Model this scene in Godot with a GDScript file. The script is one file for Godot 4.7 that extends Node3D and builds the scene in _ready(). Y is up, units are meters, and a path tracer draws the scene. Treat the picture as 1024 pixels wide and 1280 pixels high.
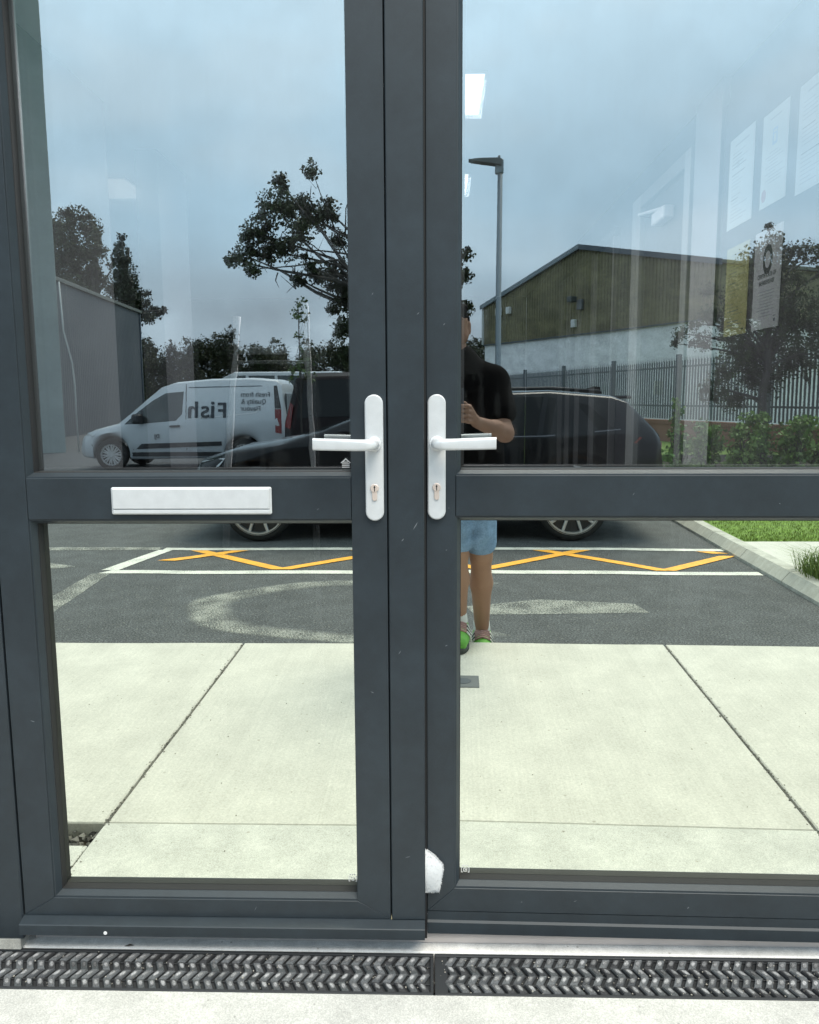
extends Node3D
# A glazed double door seen from outside; the car park, the vehicles, the trees and the photographer stand behind the camera and show as reflections in the coated panes.

var rng := RandomNumberGenerator.new()
var used := {}
var M := {}

# ------------------------------------------------------------------ naming
func numbered(called: String, parent: Node) -> String:
	var key := str(parent.get_instance_id()) + "/" + called
	var n: int = used.get(key, 0)
	used[key] = n + 1
	return called if n == 0 else "%s_%03d" % [called, n]

func tag(o: Node, label := "", category := "", group := "", kind := "") -> Node:
	if label: o.set_meta("label", label)
	if category: o.set_meta("category", category)
	if group: o.set_meta("group", group)
	if kind: o.set_meta("kind", kind)
	return o

func thing(called: String, label: String, category: String, at := Vector3.ZERO, turn := 0.0, group := "") -> Node3D:
	var o := Node3D.new()
	o.name = numbered(called, self)
	add_child(o, true)
	o.position = at
	o.rotation.y = turn
	tag(o, label, category, group)
	return o

func put(called: String, mesh: Mesh, mat: Material, parent: Node = null, at := Vector3.ZERO) -> MeshInstance3D:
	var p: Node = parent if parent else self
	var o := MeshInstance3D.new()
	o.name = numbered(called, p)
	o.mesh = mesh
	o.material_override = null
	for i in mesh.get_surface_count():
		o.set_surface_override_material(i, mat)
	o.position = at
	p.add_child(o, true)
	return o

func copy_of(o: Node3D, label: String) -> Node3D:
	var base := String(o.name)
	var c: Node3D = o.duplicate()
	c.name = numbered(base, self)
	add_child(c, true)
	c.set_meta("label", label)
	return c

# ------------------------------------------------------------------ mesh helpers (faces given counter-clockwise from outside)
func tool(smooth := false) -> SurfaceTool:
	var st := SurfaceTool.new()
	st.begin(Mesh.PRIMITIVE_TRIANGLES)
	st.set_smooth_group(0 if smooth else -1)
	return st

func done(st: SurfaceTool) -> ArrayMesh:
	st.generate_normals()
	return st.commit()

func tri(st: SurfaceTool, a: Vector3, b: Vector3, c: Vector3) -> void:
	st.add_vertex(a); st.add_vertex(c); st.add_vertex(b)

func quad(st: SurfaceTool, a: Vector3, b: Vector3, c: Vector3, d: Vector3) -> void:
	tri(st, a, b, c); tri(st, a, c, d)

func face_out(st: SurfaceTool, pts: Array, c: Vector3) -> void:
	var m := Vector3.ZERO
	for p in pts: m += p
	m /= pts.size()
	var n: Vector3 = (pts[1] - pts[0]).cross(pts[2] - pts[0])
	var flip: bool = n.dot(m - c) < 0
	for i in range(1, pts.size() - 1):
		if flip: tri(st, pts[0], pts[i + 1], pts[i])
		else: tri(st, pts[0], pts[i], pts[i + 1])

func box(st: SurfaceTool, lo: Vector3, hi: Vector3, bev := 0.0, T := Transform3D()) -> void:
	var c := T * ((lo + hi) / 2.0)
	var b := minf(bev, 0.45 * minf(hi.x - lo.x, minf(hi.y - lo.y, hi.z - lo.z)))
	var L := [lo, hi]
	for ax in 3:
		var u := (ax + 1) % 3
		var w := (ax + 2) % 3
		for s in 2:
			var pts := []
			for q in [[0, 0], [1, 0], [1, 1], [0, 1]]:
				var p := Vector3.ZERO
				p[ax] = L[s][ax]
				p[u] = L[q[0]][u] + (b if q[0] == 0 else -b)
				p[w] = L[q[1]][w] + (b if q[1] == 0 else -b)
				pts.append(T * p)
			face_out(st, pts, c)
			if b > 0:
				for s2 in 2:   # the chamfer between face (ax, s) and face (u, s2)
					var e := []
					for k in [0, 1]:
						var p1 := Vector3.ZERO
						p1[ax] = L[s][ax]
						p1[u] = L[s2][u] + (b if s2 == 0 else -b)
						p1[w] = L[k][w] + (b if k == 0 else -b)
						var p2 := p1
						p2[ax] = L[s][ax] + (b if s == 0 else -b)
						p2[u] = L[s2][u]
						if k == 0: e.append(T * p1); e.append(T * p2)
						else: e.append(T * p2); e.append(T * p1)
					face_out(st, e, c)
	if b > 0:
		for i in 8:
			var s := [i & 1, (i >> 1) & 1, (i >> 2) & 1]
			var pts := []
			for ax in 3:
				var p := Vector3.ZERO
				for k in 3:
					p[k] = L[s[k]][k] + (0.0 if k == ax else (b if s[k] == 0 else -b))
				pts.append(T * p)
			face_out(st, pts, c)

func box_mesh(lo: Vector3, hi: Vector3, bev := 0.0) -> ArrayMesh:
	var st := tool()
	box(st, lo, hi, bev)
	return done(st)

func ccw(poly: PackedVector2Array) -> PackedVector2Array:
	if Geometry2D.is_polygon_clockwise(poly):   # Godot calls clockwise in y-down terms; force a positive area
		var p := poly.duplicate()
		p.reverse()
		if area(p) > 0: return p
	if area(poly) < 0:
		var q := poly.duplicate()
		q.reverse()
		return q
	return poly

func area(p: PackedVector2Array) -> float:
	var a := 0.0
	for i in p.size():
		var q := p[(i + 1) % p.size()]
		a += p[i].x * q.y - q.x * p[i].y
	return a / 2.0

func prism(st: SurfaceTool, poly_in: PackedVector2Array, z0: float, z1: float, bev := 0.0, T := Transform3D()) -> void:
	# polygon in local x-y pulled from z0 to z1 (z1 faces the viewer); bev chamfers the z1 edge of a convex outline
	var poly := ccw(poly_in)
	var n := poly.size()
	var front := poly
	if bev > 0:
		front = PackedVector2Array()
		for i in n:
			var a := (poly[i] - poly[(i + n - 1) % n]).normalized()
			var b := (poly[(i + 1) % n] - poly[i]).normalized()
			var na := Vector2(-a.y, a.x)
			var nb := Vector2(-b.y, b.x)
			front.append(poly[i] + (na + nb) * bev / maxf(0.3, 1.0 + na.dot(nb)))
	for i in n:
		var j := (i + 1) % n
		var zb := z1 - bev
		quad(st, T * Vector3(poly[i].x, poly[i].y, z0), T * Vector3(poly[j].x, poly[j].y, z0), T * Vector3(poly[j].x, poly[j].y, zb), T * Vector3(poly[i].x, poly[i].y, zb))
		if bev > 0:
			quad(st, T * Vector3(poly[i].x, poly[i].y, zb), T * Vector3(poly[j].x, poly[j].y, zb), T * Vector3(front[j].x, front[j].y, z1), T * Vector3(front[i].x, front[i].y, z1))
	for side in 2:
		var pl := front if side == 1 else poly
		var z := z1 if side == 1 else z0
		var ix := Geometry2D.triangulate_polygon(pl)
		for k in range(0, ix.size(), 3):
			var a := pl[ix[k]]; var b := pl[ix[k + 1]]; var c := pl[ix[k + 2]]
			if ((b - a).cross(c - a) > 0) != (side == 1):
				var t := b; b = c; c = t
			tri(st, T * Vector3(a.x, a.y, z), T * Vector3(b.x, b.y, z), T * Vector3(c.x, c.y, z))

func P2(a: Array) -> PackedVector2Array:
	var p := PackedVector2Array()
	for i in range(0, a.size(), 2): p.append(Vector2(a[i], a[i + 1]))
	return p

func tube(st: SurfaceTool, pts: Array, radii: Array, n := 8, caps := true) -> void:
	var rings := []
	var up := Vector3(0.31, 0.17, 0.93).normalized()
	for i in pts.size():
		var d: Vector3 = (pts[mini(i + 1, pts.size() - 1)] - pts[maxi(i - 1, 0)]).normalized()
		var u := up.cross(d)
		if u.length() < 0.05: u = Vector3(1, 0, 0).cross(d)
		u = u.normalized()
		var v := d.cross(u)
		var r := []
		for k in n:
			var a := TAU * k / n
			r.append(pts[i] + (u * cos(a) + v * sin(a)) * radii[mini(i, radii.size() - 1)])
		rings.append(r)
	for i in rings.size() - 1:
		for k in n:
			var j := (k + 1) % n
			quad(st, rings[i][k], rings[i][j], rings[i + 1][j], rings[i + 1][k])
	if caps:
		for k in range(1, n - 1):
			tri(st, rings[0][0], rings[0][k + 1], rings[0][k])
			var e: Array = rings[rings.size() - 1]
			tri(st, e[0], e[k], e[k + 1])

func rounded(w: float, h: float, r: float, n := 8, c := Vector2.ZERO) -> PackedVector2Array:
	var p := PackedVector2Array()
	for q in 4:
		var o := Vector2((w / 2 - r) * (1 if q in [0, 3] else -1), (h / 2 - r) * (1 if q < 2 else -1))
		for i in n + 1:
			var a := PI / 2 * (q + float(i) / n)
			p.append(c + o + Vector2(cos(a), sin(a)) * r)
	return p

func disc(r: float, n := 24, c := Vector2.ZERO, ry := -1.0) -> PackedVector2Array:
	var p := PackedVector2Array()
	for i in n: p.append(c + Vector2(cos(TAU * i / n) * r, sin(TAU * i / n) * (r if ry < 0 else ry)))
	return p

func sheet(x0: float, x1: float, z0: float, z1: float, y: float) -> ArrayMesh:
	var st := tool()
	quad(st, Vector3(x0, y, z1), Vector3(x1, y, z1), Vector3(x1, y, z0), Vector3(x0, y, z0))
	return done(st)

func text_mesh(s: String, size: float, depth := 0.002, bold := false) -> TextMesh:
	var f := SystemFont.new()
	f.font_names = PackedStringArray(["Droid Sans"])
	f.font_weight = 700 if bold else 400
	var t := TextMesh.new()
	t.text = s
	t.font = f
	t.font_size = 32
	t.pixel_size = size / 32.0
	t.depth = depth
	t.horizontal_alignment = HORIZONTAL_ALIGNMENT_LEFT
	t.curve_step = 2.0
	return t

# ------------------------------------------------------------------ materials
func lin(r: float, g: float, b: float, a := 1.0) -> Color:
	var c := Color(r, g, b).linear_to_srgb()
	c.a = a
	return c

func mat(called: String, c: Color, rough := 0.6, metal := 0.0, spec := 0.5) -> StandardMaterial3D:
	var m := StandardMaterial3D.new()
	m.resource_name = called
	m.albedo_color = c
	m.roughness = rough
	m.metallic = metal
	m.metallic_specular = spec
	M[called] = m
	return m

func noise_img(size: int, sd: int, freq: float, oct := 3, kind := FastNoiseLite.TYPE_SIMPLEX_SMOOTH) -> PackedByteArray:
	var n := FastNoiseLite.new()
	n.seed = sd
	n.frequency = freq
	n.noise_type = kind
	n.fractal_octaves = oct
	var im := n.get_seamless_image(size, size, false, false, 0.12)
	im.convert(Image.FORMAT_L8)
	return im.get_data()

func white_noise(size: int, sd: int) -> PackedByteArray:
	var r := RandomNumberGenerator.new()
	r.seed = sd
	var b := PackedByteArray()
	b.resize(size * size)
	for i in size * size: b[i] = r.randi() & 255
	return b

func blend_tex(size: int, c: Color, layers: Array, specks: Array = []) -> ImageTexture:
	# layers: [bytes, amount, tint]; c is sRGB; specks: [count, radius px, colour, strength]
	var d := PackedByteArray()
	d.resize(size * size * 3)
	for i in size * size:
		var k := 1.0
		for l in layers: k += (l[0][i] / 255.0 - 0.5) * 2.0 * l[1]
		d[i * 3] = clampi(int(c.r * k * 255.0), 0, 255)
		d[i * 3 + 1] = clampi(int(c.g * k * 255.0), 0, 255)
		d[i * 3 + 2] = clampi(int(c.b * k * 255.0), 0, 255)
	var r := RandomNumberGenerator.new()
	r.seed = size + layers.size()
	for s in specks:
		for q in s[0]:
			var x := r.randi() % size
			var y := r.randi() % size
			var rad: float = s[1] * r.randf_range(0.4, 1.0)
			var e := int(ceil(rad))
			for dy in range(-e, e + 1):
				for dx in range(-e, e + 1):
					if dx * dx + dy * dy <= rad * rad:
						var at := (((y + dy + size) % size) * size + (x + dx + size) % size) * 3
						for ch in 3: d[at + ch] = clampi(int(lerpf(d[at + ch], s[2][ch] * 255.0, s[3])), 0, 255)
	return ImageTexture.create_from_image(Image.create_from_data(size, size, false, Image.FORMAT_RGB8, d))

func grey_tex(size: int, layers: Array) -> ImageTexture:
	var d := PackedByteArray()
	d.resize(size * size)
	for i in size * size:
		var k := 0.5
		for l in layers: k += (l[0][i] / 255.0 - 0.5) * l[1]
		d[i] = clampi(int(k * 255.0), 0, 255)
	return ImageTexture.create_from_image(Image.create_from_data(size, size, false, Image.FORMAT_L8, d))

func tri_tex(m: StandardMaterial3D, t: Texture2D, metres: float, bump: Texture2D = null, cm := 0.0) -> void:
	m.albedo_texture = t
	m.uv1_triplanar = true
	m.uv1_world_triplanar = true
	m.uv1_scale = Vector3.ONE / metres
	if bump:
		m.heightmap_enabled = true
		m.heightmap_texture = bump
		m.heightmap_scale = cm

func make_materials() -> void:
	var wn := white_noise(512, 5)
	var soft := noise_img(512, 11, 0.010, 4)
	var mid := noise_img(512, 12, 0.05, 3)
	var fine := noise_img(512, 13, 0.22, 2)
	var bump_fine := grey_tex(512, [[fine, 0.5], [wn, 0.35], [mid, 0.3]])
	# powder-coated anthracite aluminium
	var fr := mat("anthracite", Color.WHITE, 0.42, 0.0, 0.5)
	tri_tex(fr, blend_tex(512, lin(0.0205, 0.0285, 0.0355), [[soft, 0.10], [mid, 0.05], [wn, 0.04]], [[8, 1.4, Color(0.40, 0.42, 0.43), 0.2], [20, 1.0, Color(0.4, 0.4, 0.4), 0.15]]), 0.9, grey_tex(512, [[wn, 0.5], [fine, 0.5]]), 0.004)
	fr.roughness = 0.48
	mat("gasket", lin(0.008, 0.008, 0.009), 0.7)
	mat("spacer", lin(0.10, 0.105, 0.11), 0.45, 0.3)
	# coated panes
	var dust := noise_img(512, 31, 0.02, 4)
	var wave := noise_img(512, 33, 0.006, 1)
	for spec in [["upper_pane", 0.50, Color(0.97, 1.0, 1.0)], ["lower_pane", 0.93, Color(0.978, 1.0, 0.945)]]:
		var g := mat(spec[0], Color(spec[2].r, spec[2].g, spec[2].b, spec[1]), 0.0, 1.0)
		g.transparency = BaseMaterial3D.TRANSPARENCY_ALPHA
		g.albedo_texture = blend_tex(512, Color(0.985, 0.985, 0.985), [[dust, 0.02]])
		g.uv1_triplanar = true
		g.heightmap_enabled = true
		g.heightmap_texture = grey_tex(512, [[wave, 0.9]])
		g.heightmap_scale = 0.007
		g.uv1_scale = Vector3.ONE / 1.3
		var mt := PackedByteArray()
		mt.resize(512 * 512)
		for y in 512:
			for x in 512:
				var n: float = dust[((y / 9 + 100) % 512) * 512 + (x * 3) % 512] / 255.0 * 0.6 + dust[y * 512 + x] / 255.0 * 0.4
				mt[y * 512 + x] = 255 - int(clampf((n - 0.53) * 0.3, 0.0, 0.014) * 255.0 * (1.0 if spec[0] == "upper_pane" else 0.0))
		g.metallic_texture = ImageTexture.create_from_image(Image.create_from_data(512, 512, false, Image.FORMAT_L8, mt))
	var ip := mat("inner_pane", Color(1, 1, 1, 0.10), 0.0, 1.0)
	ip.transparency = BaseMaterial3D.TRANSPARENCY_ALPHA
	ip.albedo_texture = blend_tex(64, Color(0.98, 0.98, 0.98), [])
	mat("etched", lin(0.7, 0.7, 0.7), 0.8)
	# door furniture
	var sv := mat("satin_silver", lin(0.80, 0.81, 0.82), 0.42, 0.25, 0.5)
	tri_tex(sv, blend_tex(512, Color(0.845, 0.85, 0.855), [[soft, 0.025], [wn, 0.02]]), 0.2, grey_tex(512, [[wn, 0.6]]), 0.003)
	sv.albedo_color = Color.WHITE
	mat("nickel", lin(0.72, 0.60, 0.53), 0.4, 0.35)
	mat("key_dark", lin(0.01, 0.01, 0.01), 0.5)
	mat("threshold", lin(0.62, 0.58, 0.57), 0.35, 0.7)
	var fm := mat("foam", lin(0.62, 0.63, 0.64), 0.9)
	fm.rim_enabled = true
	mat("scuff", lin(0.16, 0.175, 0.19), 0.7)
	mat("paint_spot", lin(0.7, 0.7, 0.7), 0.7)
	# concrete
	var broom := PackedByteArray()
	broom.resize(512 * 512)
	for y in 512:
		for x in 512: broom[y * 512 + x] = (wn[(x * 7) % 512] * 2 + wn[((x * 3 + y / 60) % 512) + 512 * (y / 90)] + fine[y * 512 + x]) / 4
	var pits := [[150, 1.2, Color(0.48, 0.47, 0.44), 0.35], [14, 2.0, Color(0.44, 0.42, 0.38), 0.4]]
	var co := mat("concrete", Color.WHITE, 0.85, 0.0, 0.35)
	tri_tex(co, blend_tex(512, lin(0.505, 0.488, 0.452), [[soft, 0.035], [mid, 0.012], [broom, 0.03], [wn, 0.05], [fine, 0.03]], pits), 1.6, grey_tex(512, [[broom, 0.25], [fine, 0.4], [wn, 0.3]]), 0.10)
	var co2 := mat("concrete_trowelled", Color.WHITE, 0.8, 0.0, 0.35)
	tri_tex(co2, blend_tex(512, lin(0.485, 0.478, 0.452), [[soft, 0.05], [mid, 0.03], [wn, 0.10]], [[380, 1.1, Color(0.45, 0.44, 0.42), 0.45], [6, 3.0, Color(0.46, 0.41, 0.36), 0.3]]), 0.9, bump_fine, 0.10)
	var ke := mat("kerb_concrete", Color.WHITE, 0.85, 0.0, 0.35)
	tri_tex(ke, blend_tex(512, lin(0.40, 0.39, 0.355), [[soft, 0.10], [mid, 0.06], [wn, 0.08]]), 0.8, bump_fine, 0.1)
	var sw := mat("sill_white", Color.WHITE, 0.8, 0.0, 0.35)
	tri_tex(sw, blend_tex(512, lin(0.70, 0.69, 0.67), [[soft, 0.06], [mid, 0.05], [wn, 0.05]], [[200, 1.6, Color(0.5, 0.48, 0.45), 0.5]]), 0.8, bump_fine, 0.06)
	mat("joint_dark", lin(0.05, 0.045, 0.04), 0.95)
	# asphalt and paint
	var asf := mat("asphalt", Color.WHITE, 0.85, 0.0, 0.4)
	tri_tex(asf, blend_tex(512, lin(0.068, 0.072, 0.078), [[soft, 0.10], [fine, 0.55], [wn, 0.30]], [[900, 2.2, Color(0.50, 0.49, 0.47), 0.55]]), 1.6, grey_tex(512, [[fine, 0.9], [wn, 0.3]]), 0.6)
	var wp := mat("white_paint", Color.WHITE, 0.7)
	tri_tex(wp, blend_tex(512, lin(0.72, 0.71, 0.68), [[soft, 0.06], [wn, 0.08]], [[700, 1.3, Color(0.4, 0.4, 0.4), 0.5]]), 0.8)
	var op := mat("amber_paint", Color.WHITE, 0.7)
	tri_tex(op, blend_tex(512, lin(0.78, 0.36, 0.035), [[soft, 0.08], [wn, 0.08]], [[500, 1.3, Color(0.4, 0.3, 0.2), 0.5]]), 0.8)
	# worn paint: a coverage map in its alpha
	var wr := mat("worn_paint", Color(0.80, 0.80, 0.77, 1), 0.8)
	wr.transparency = BaseMaterial3D.TRANSPARENCY_ALPHA
	var wd := PackedByteArray()
	wd.resize(512 * 512 * 4)
	for i in 512 * 512:
		var cover := clampf((wn[i] / 255.0 - 0.5) * 1.2 + (soft[i] / 255.0 - 0.5) * 1.1 + (fine[i] / 255.0 - 0.5) * 2.2 + 0.26, 0.0, 0.66)
		for ch in 3: wd[i * 4 + ch] = 225
		wd[i * 4 + 3] = int(cover * 255)
	wr.albedo_texture = ImageTexture.create_from_image(Image.create_from_data(512, 512, false, Image.FORMAT_RGBA8, wd))
	var sp := mat("scuffed_paint", Color(0.88, 0.875, 0.85, 1), 0.75)
	sp.transparency = BaseMaterial3D.TRANSPARENCY_ALPHA
	var sd := PackedByteArray()
	sd.resize(512 * 512 * 4)
	for i in 512 * 512:
		var cover := clampf((wn[i] / 255.0 - 0.5) * 0.6 + (soft[i] / 255.0 - 0.5) * 0.8 + (fine[i] / 255.0 - 0.5) * 1.3 + 0.98, 0.15, 1.0)
		for ch in 3: sd[i * 4 + ch] = 235
		sd[i * 4 + 3] = int(cover * 255)
	sp.albedo_texture = ImageTexture.create_from_image(Image.create_from_data(512, 512, false, Image.FORMAT_RGBA8, sd))
	sp.uv1_triplanar = true
	sp.uv1_world_triplanar = true
	sp.uv1_scale = Vector3.ONE / 1.6
	wr.vertex_color_use_as_albedo = true
	wr.uv1_triplanar = true
	wr.uv1_world_triplanar = true
	wr.uv1_scale = Vector3.ONE / 1.6
	var gv := mat("gravel", Color.WHITE, 0.9)
	gv.vertex_color_use_as_albedo = true
	var rz := mat("grating", Color.WHITE, 0.6, 0.0, 0.4)
	rz.vertex_color_use_as_albedo = true
	tri_tex(rz, blend_tex(512, Color(0.86, 0.86, 0.86), [[mid, 0.25], [fine, 0.40], [wn, 0.25]]), 0.12, bump_fine, 0.05)
	mat("grating_black", lin(0.022, 0.024, 0.027), 0.7)
	var lw := mat("lawn", Color.WHITE, 0.9)
	tri_tex(lw, blend_tex(512, lin(0.11, 0.19, 0.02), [[soft, 0.15], [mid, 0.15], [wn, 0.25]]), 1.0)
	mat("soil", lin(0.05, 0.04, 0.028), 0.95)
	for s in [["leaf"], ["blade"]]:
		var lf := mat(s[0], Color.WHITE, 0.6, 0.0, 0.4)
		lf.vertex_color_use_as_albedo = true
		lf.backlight_enabled = true
		lf.backlight = Color(0.35, 0.35, 0.25)
	mat("bark", lin(0.05, 0.045, 0.04), 0.9)
	# buildings
	var ol := mat("olive_cladding", Color.WHITE, 0.6)
	tri_tex(ol, blend_tex(512, lin(0.160, 0.139, 0.075), [[soft, 0.22], [mid, 0.14]]), 5.0)
	var rn := mat("white_render", Color.WHITE, 0.85)
	tri_tex(rn, blend_tex(512, lin(0.74, 0.74, 0.75), [[soft, 0.10], [mid, 0.08], [fine, 0.04]]), 3.5)
	mat("grey_cladding", lin(0.115, 0.12, 0.13), 0.6)
	mat("flashing", lin(0.42, 0.43, 0.42), 0.5, 0.2)
	mat("roof_sheet", lin(0.12, 0.125, 0.11), 0.6)
	var wg := mat("pale_render", Color.WHITE, 0.85)
	tri_tex(wg, blend_tex(512, lin(0.26, 0.30, 0.295), [[soft, 0.05], [mid, 0.03]]), 4.0)
	mat("facade", lin(0.30, 0.31, 0.32), 0.6)
	mat("galvanised", lin(0.13, 0.14, 0.15), 0.55, 0.2)
	mat("galv_dark", lin(0.075, 0.09, 0.11), 0.55, 0.1)
	mat("brick_red", lin(0.26, 0.125, 0.075), 0.9)
	mat("lamp_grey", lin(0.16, 0.19, 0.21), 0.45, 0.5)
	mat("lamp_head", lin(0.07, 0.08, 0.08), 0.5, 0.3)
	mat("box_white", lin(0.6, 0.6, 0.6), 0.5)
	# vehicles
	mat("van_white", lin(0.43, 0.455, 0.48), 0.25, 0.0, 0.5).clearcoat_enabled = true
	mat("car_black", lin(0.006, 0.0065, 0.008), 0.16, 0.0, 0.36)
	mat("car_maroon", lin(0.010, 0.007, 0.008), 0.5, 0.0, 0.25)
	mat("car_glass", lin(0.006, 0.007, 0.0075), 0.06, 0.0, 0.30)
	mat("van_glass", lin(0.02, 0.026, 0.026), 0.08, 0.0, 0.6)
	mat("tyre", lin(0.012, 0.012, 0.012), 0.85)
	mat("alloy", lin(0.52, 0.53, 0.54), 0.35, 0.7)
	mat("alloy_dark", lin(0.03, 0.03, 0.032), 0.4, 0.3)
	mat("trim_black", lin(0.018, 0.018, 0.02), 0.6)
	mat("chrome", lin(0.10, 0.10, 0.11), 0.3, 0.5)
	mat("lamp_lens", lin(0.45, 0.47, 0.48), 0.15, 0.1)
	mat("tail_red", lin(0.16, 0.006, 0.008), 0.2)
	mat("van_letter", lin(0.025, 0.03, 0.04), 0.5)
	mat("van_panel", lin(0.42, 0.25, 0.30), 0.5)
	# person
	mat("skin", lin(0.34, 0.195, 0.135), 0.65, 0.0, 0.35)
	mat("shirt", lin(0.006, 0.0055, 0.0055), 0.95, 0.0, 0.2)
	var dn := mat("denim", Color.WHITE, 0.95, 0.0, 0.2)
	tri_tex(dn, blend_tex(512, lin(0.20, 0.30, 0.45), [[soft, 0.12], [mid, 0.12], [wn, 0.12]]), 0.35)
	mat("shoe_green", lin(0.11, 0.34, 0.045), 0.7)
	mat("shoe_sole", lin(0.05, 0.055, 0.05), 0.8)
	mat("shoe_lace", lin(0.42, 0.24, 0.24), 0.8)
	mat("sock", lin(0.65, 0.65, 0.65), 0.9)
	mat("hair", lin(0.008, 0.006, 0.005), 0.8, 0.0, 0.25)
	mat("phone", lin(0.025, 0.03, 0.045), 0.25, 0.3)
	mat("eye_white", lin(0.6, 0.6, 0.58), 0.3)
	mat("eye_dark", lin(0.02, 0.015, 0.01), 0.2)
	mat("seal_dirt", lin(0.35, 0.30, 0.18), 0.9)
	mat("lip", lin(0.33, 0.14, 0.12), 0.5)
	# interior
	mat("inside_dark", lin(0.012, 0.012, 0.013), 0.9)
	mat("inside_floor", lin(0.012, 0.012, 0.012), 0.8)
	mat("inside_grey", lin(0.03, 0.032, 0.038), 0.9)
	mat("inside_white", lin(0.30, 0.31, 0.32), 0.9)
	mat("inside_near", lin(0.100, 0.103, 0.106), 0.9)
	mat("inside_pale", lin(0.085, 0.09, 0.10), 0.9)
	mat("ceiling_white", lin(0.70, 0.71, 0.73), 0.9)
	mat("board", lin(0.055, 0.053, 0.060), 0.9)
	mat("joinery_white", lin(0.22, 0.235, 0.235), 0.5)
	mat("mullion_white", lin(0.11, 0.115, 0.12), 0.6)
	mat("door_grey", lin(0.03, 0.031, 0.033), 0.6)
	var bp := mat("birch_pole", Color.WHITE, 0.9)
	tri_tex(bp, blend_tex(512, lin(0.90, 0.90, 0.88), [[fine, 0.30], [wn, 0.2]], [[300, 3.0, Color(0.3, 0.3, 0.28), 0.7]]), 0.35, bump_fine, 0.3)
	var pn := mat("panel_glow", lin(0.8, 0.8, 0.8), 0.6)
	pn.emission_enabled = true
	pn.emission = Color(1.0, 0.985, 0.95)
	pn.emission_energy_multiplier = 1.1
	var pd := mat("panel_dim", lin(0.3, 0.3, 0.3), 0.6)
	pd.emission_enabled = true
	pd.emission = Color(1.0, 0.97, 0.92)
	pd.emission_energy_multiplier = 0.12
	mat("print_dark", lin(0.03, 0.035, 0.05), 0.8)

# ------------------------------------------------------------------ foliage
func leaves(clusters: Array, per_r2: float, size: float, c: Color, sd: int, squash := 1.0) -> ArrayMesh:
	var r := RandomNumberGenerator.new()
	r.seed = sd
	var v := PackedVector3Array(); var nn := PackedVector3Array(); var cc := PackedColorArray(); var ix := PackedInt32Array()
	for q in clusters:
		var o := Vector3(q[0], q[1], q[2])
		var rad: float = q[3]
		var tone := r.randf_range(0.75, 1.25)
		var shoots := []
		for k in maxi(4, int(9 * rad / maxf(size * 6.0, 0.01))):
			shoots.append(rand_dir(r) * rad * r.randf_range(0.35, 1.0))
		for k in int(per_r2 * rad * rad) + 6:
			var p: Vector3
			if r.randf() < 0.6:
				p = shoots[r.randi() % shoots.size()] * r.randf_range(0.55, 1.12) + rand_dir(r) * rad * 0.2 * r.randf()
			else:
				p = rand_dir(r) * rad * pow(r.randf(), 0.45)
			p.y *= squash
			p += o
			var d := (rand_dir(r) + Vector3(0, -0.25, 0)).normalized()
			var s := d.cross(rand_dir(r)).normalized()
			var len := size * r.randf_range(0.4, 1.0) * (1.0 if r.randf() < 0.7 else 1.55)
			var w := len * r.randf_range(0.28, 0.45)
			var n := d.cross(s)
			var b := v.size()
			v.append(p); v.append(p + d * len * 0.5 + s * w + n * len * 0.08); v.append(p + d * len); v.append(p + d * len * 0.5 - s * w + n * len * 0.08)
			var kx := tone * r.randf_range(0.7, 1.3)
			var col := Color(c.r * kx, c.g * kx, c.b * kx * r.randf_range(0.7, 1.2))
			for t in 4:
				nn.append(n); cc.append(col)
			ix.append_array(PackedInt32Array([b, b + 1, b + 2, b, b + 2, b + 3]))
	var a := []
	a.resize(Mesh.ARRAY_MAX)
	a[Mesh.ARRAY_VERTEX] = v; a[Mesh.ARRAY_NORMAL] = nn; a[Mesh.ARRAY_COLOR] = cc; a[Mesh.ARRAY_INDEX] = ix
	var m := ArrayMesh.new()
	m.add_surface_from_arrays(Mesh.PRIMITIVE_TRIANGLES, a)
	return m

func rand_dir(r: RandomNumberGenerator) -> Vector3:
	var z := r.randf_range(-1, 1)
	var a := r.randf_range(0, TAU)
	var k := sqrt(1 - z * z)
	return Vector3(k * cos(a), z, k * sin(a))

func blades(spots: Array, h: float, w: float, c: Color, sd: int, lean := 0.4) -> ArrayMesh:
	var r := RandomNumberGenerator.new()
	r.seed = sd
	var st := tool(true)
	for s in spots:
		var d := Vector3(r.randf_range(-1, 1), 0, r.randf_range(-1, 1)).normalized()
		var side := Vector3(-d.z, 0, d.x) * w * r.randf_range(0.7, 1.3)
		var hh := h * r.randf_range(0.5, 1.2)
		var k := r.randf_range(0.7, 1.35)
		st.set_color(Color(c.r * k * r.randf_range(0.9, 1.2), c.g * k, c.b * k))
		var a: Vector3 = s
		var b: Vector3 = a + Vector3(0, hh * 0.6, 0) + d * hh * lean * 0.3
		var e: Vector3 = a + Vector3(0, hh * (1.0 - lean * 0.3), 0) + d * hh * lean
		quad(st, a - side, a + side, b + side * 0.7, b - side * 0.7)
		tri(st, b - side * 0.7, b + side * 0.7, e)
	return done(st)

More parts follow.
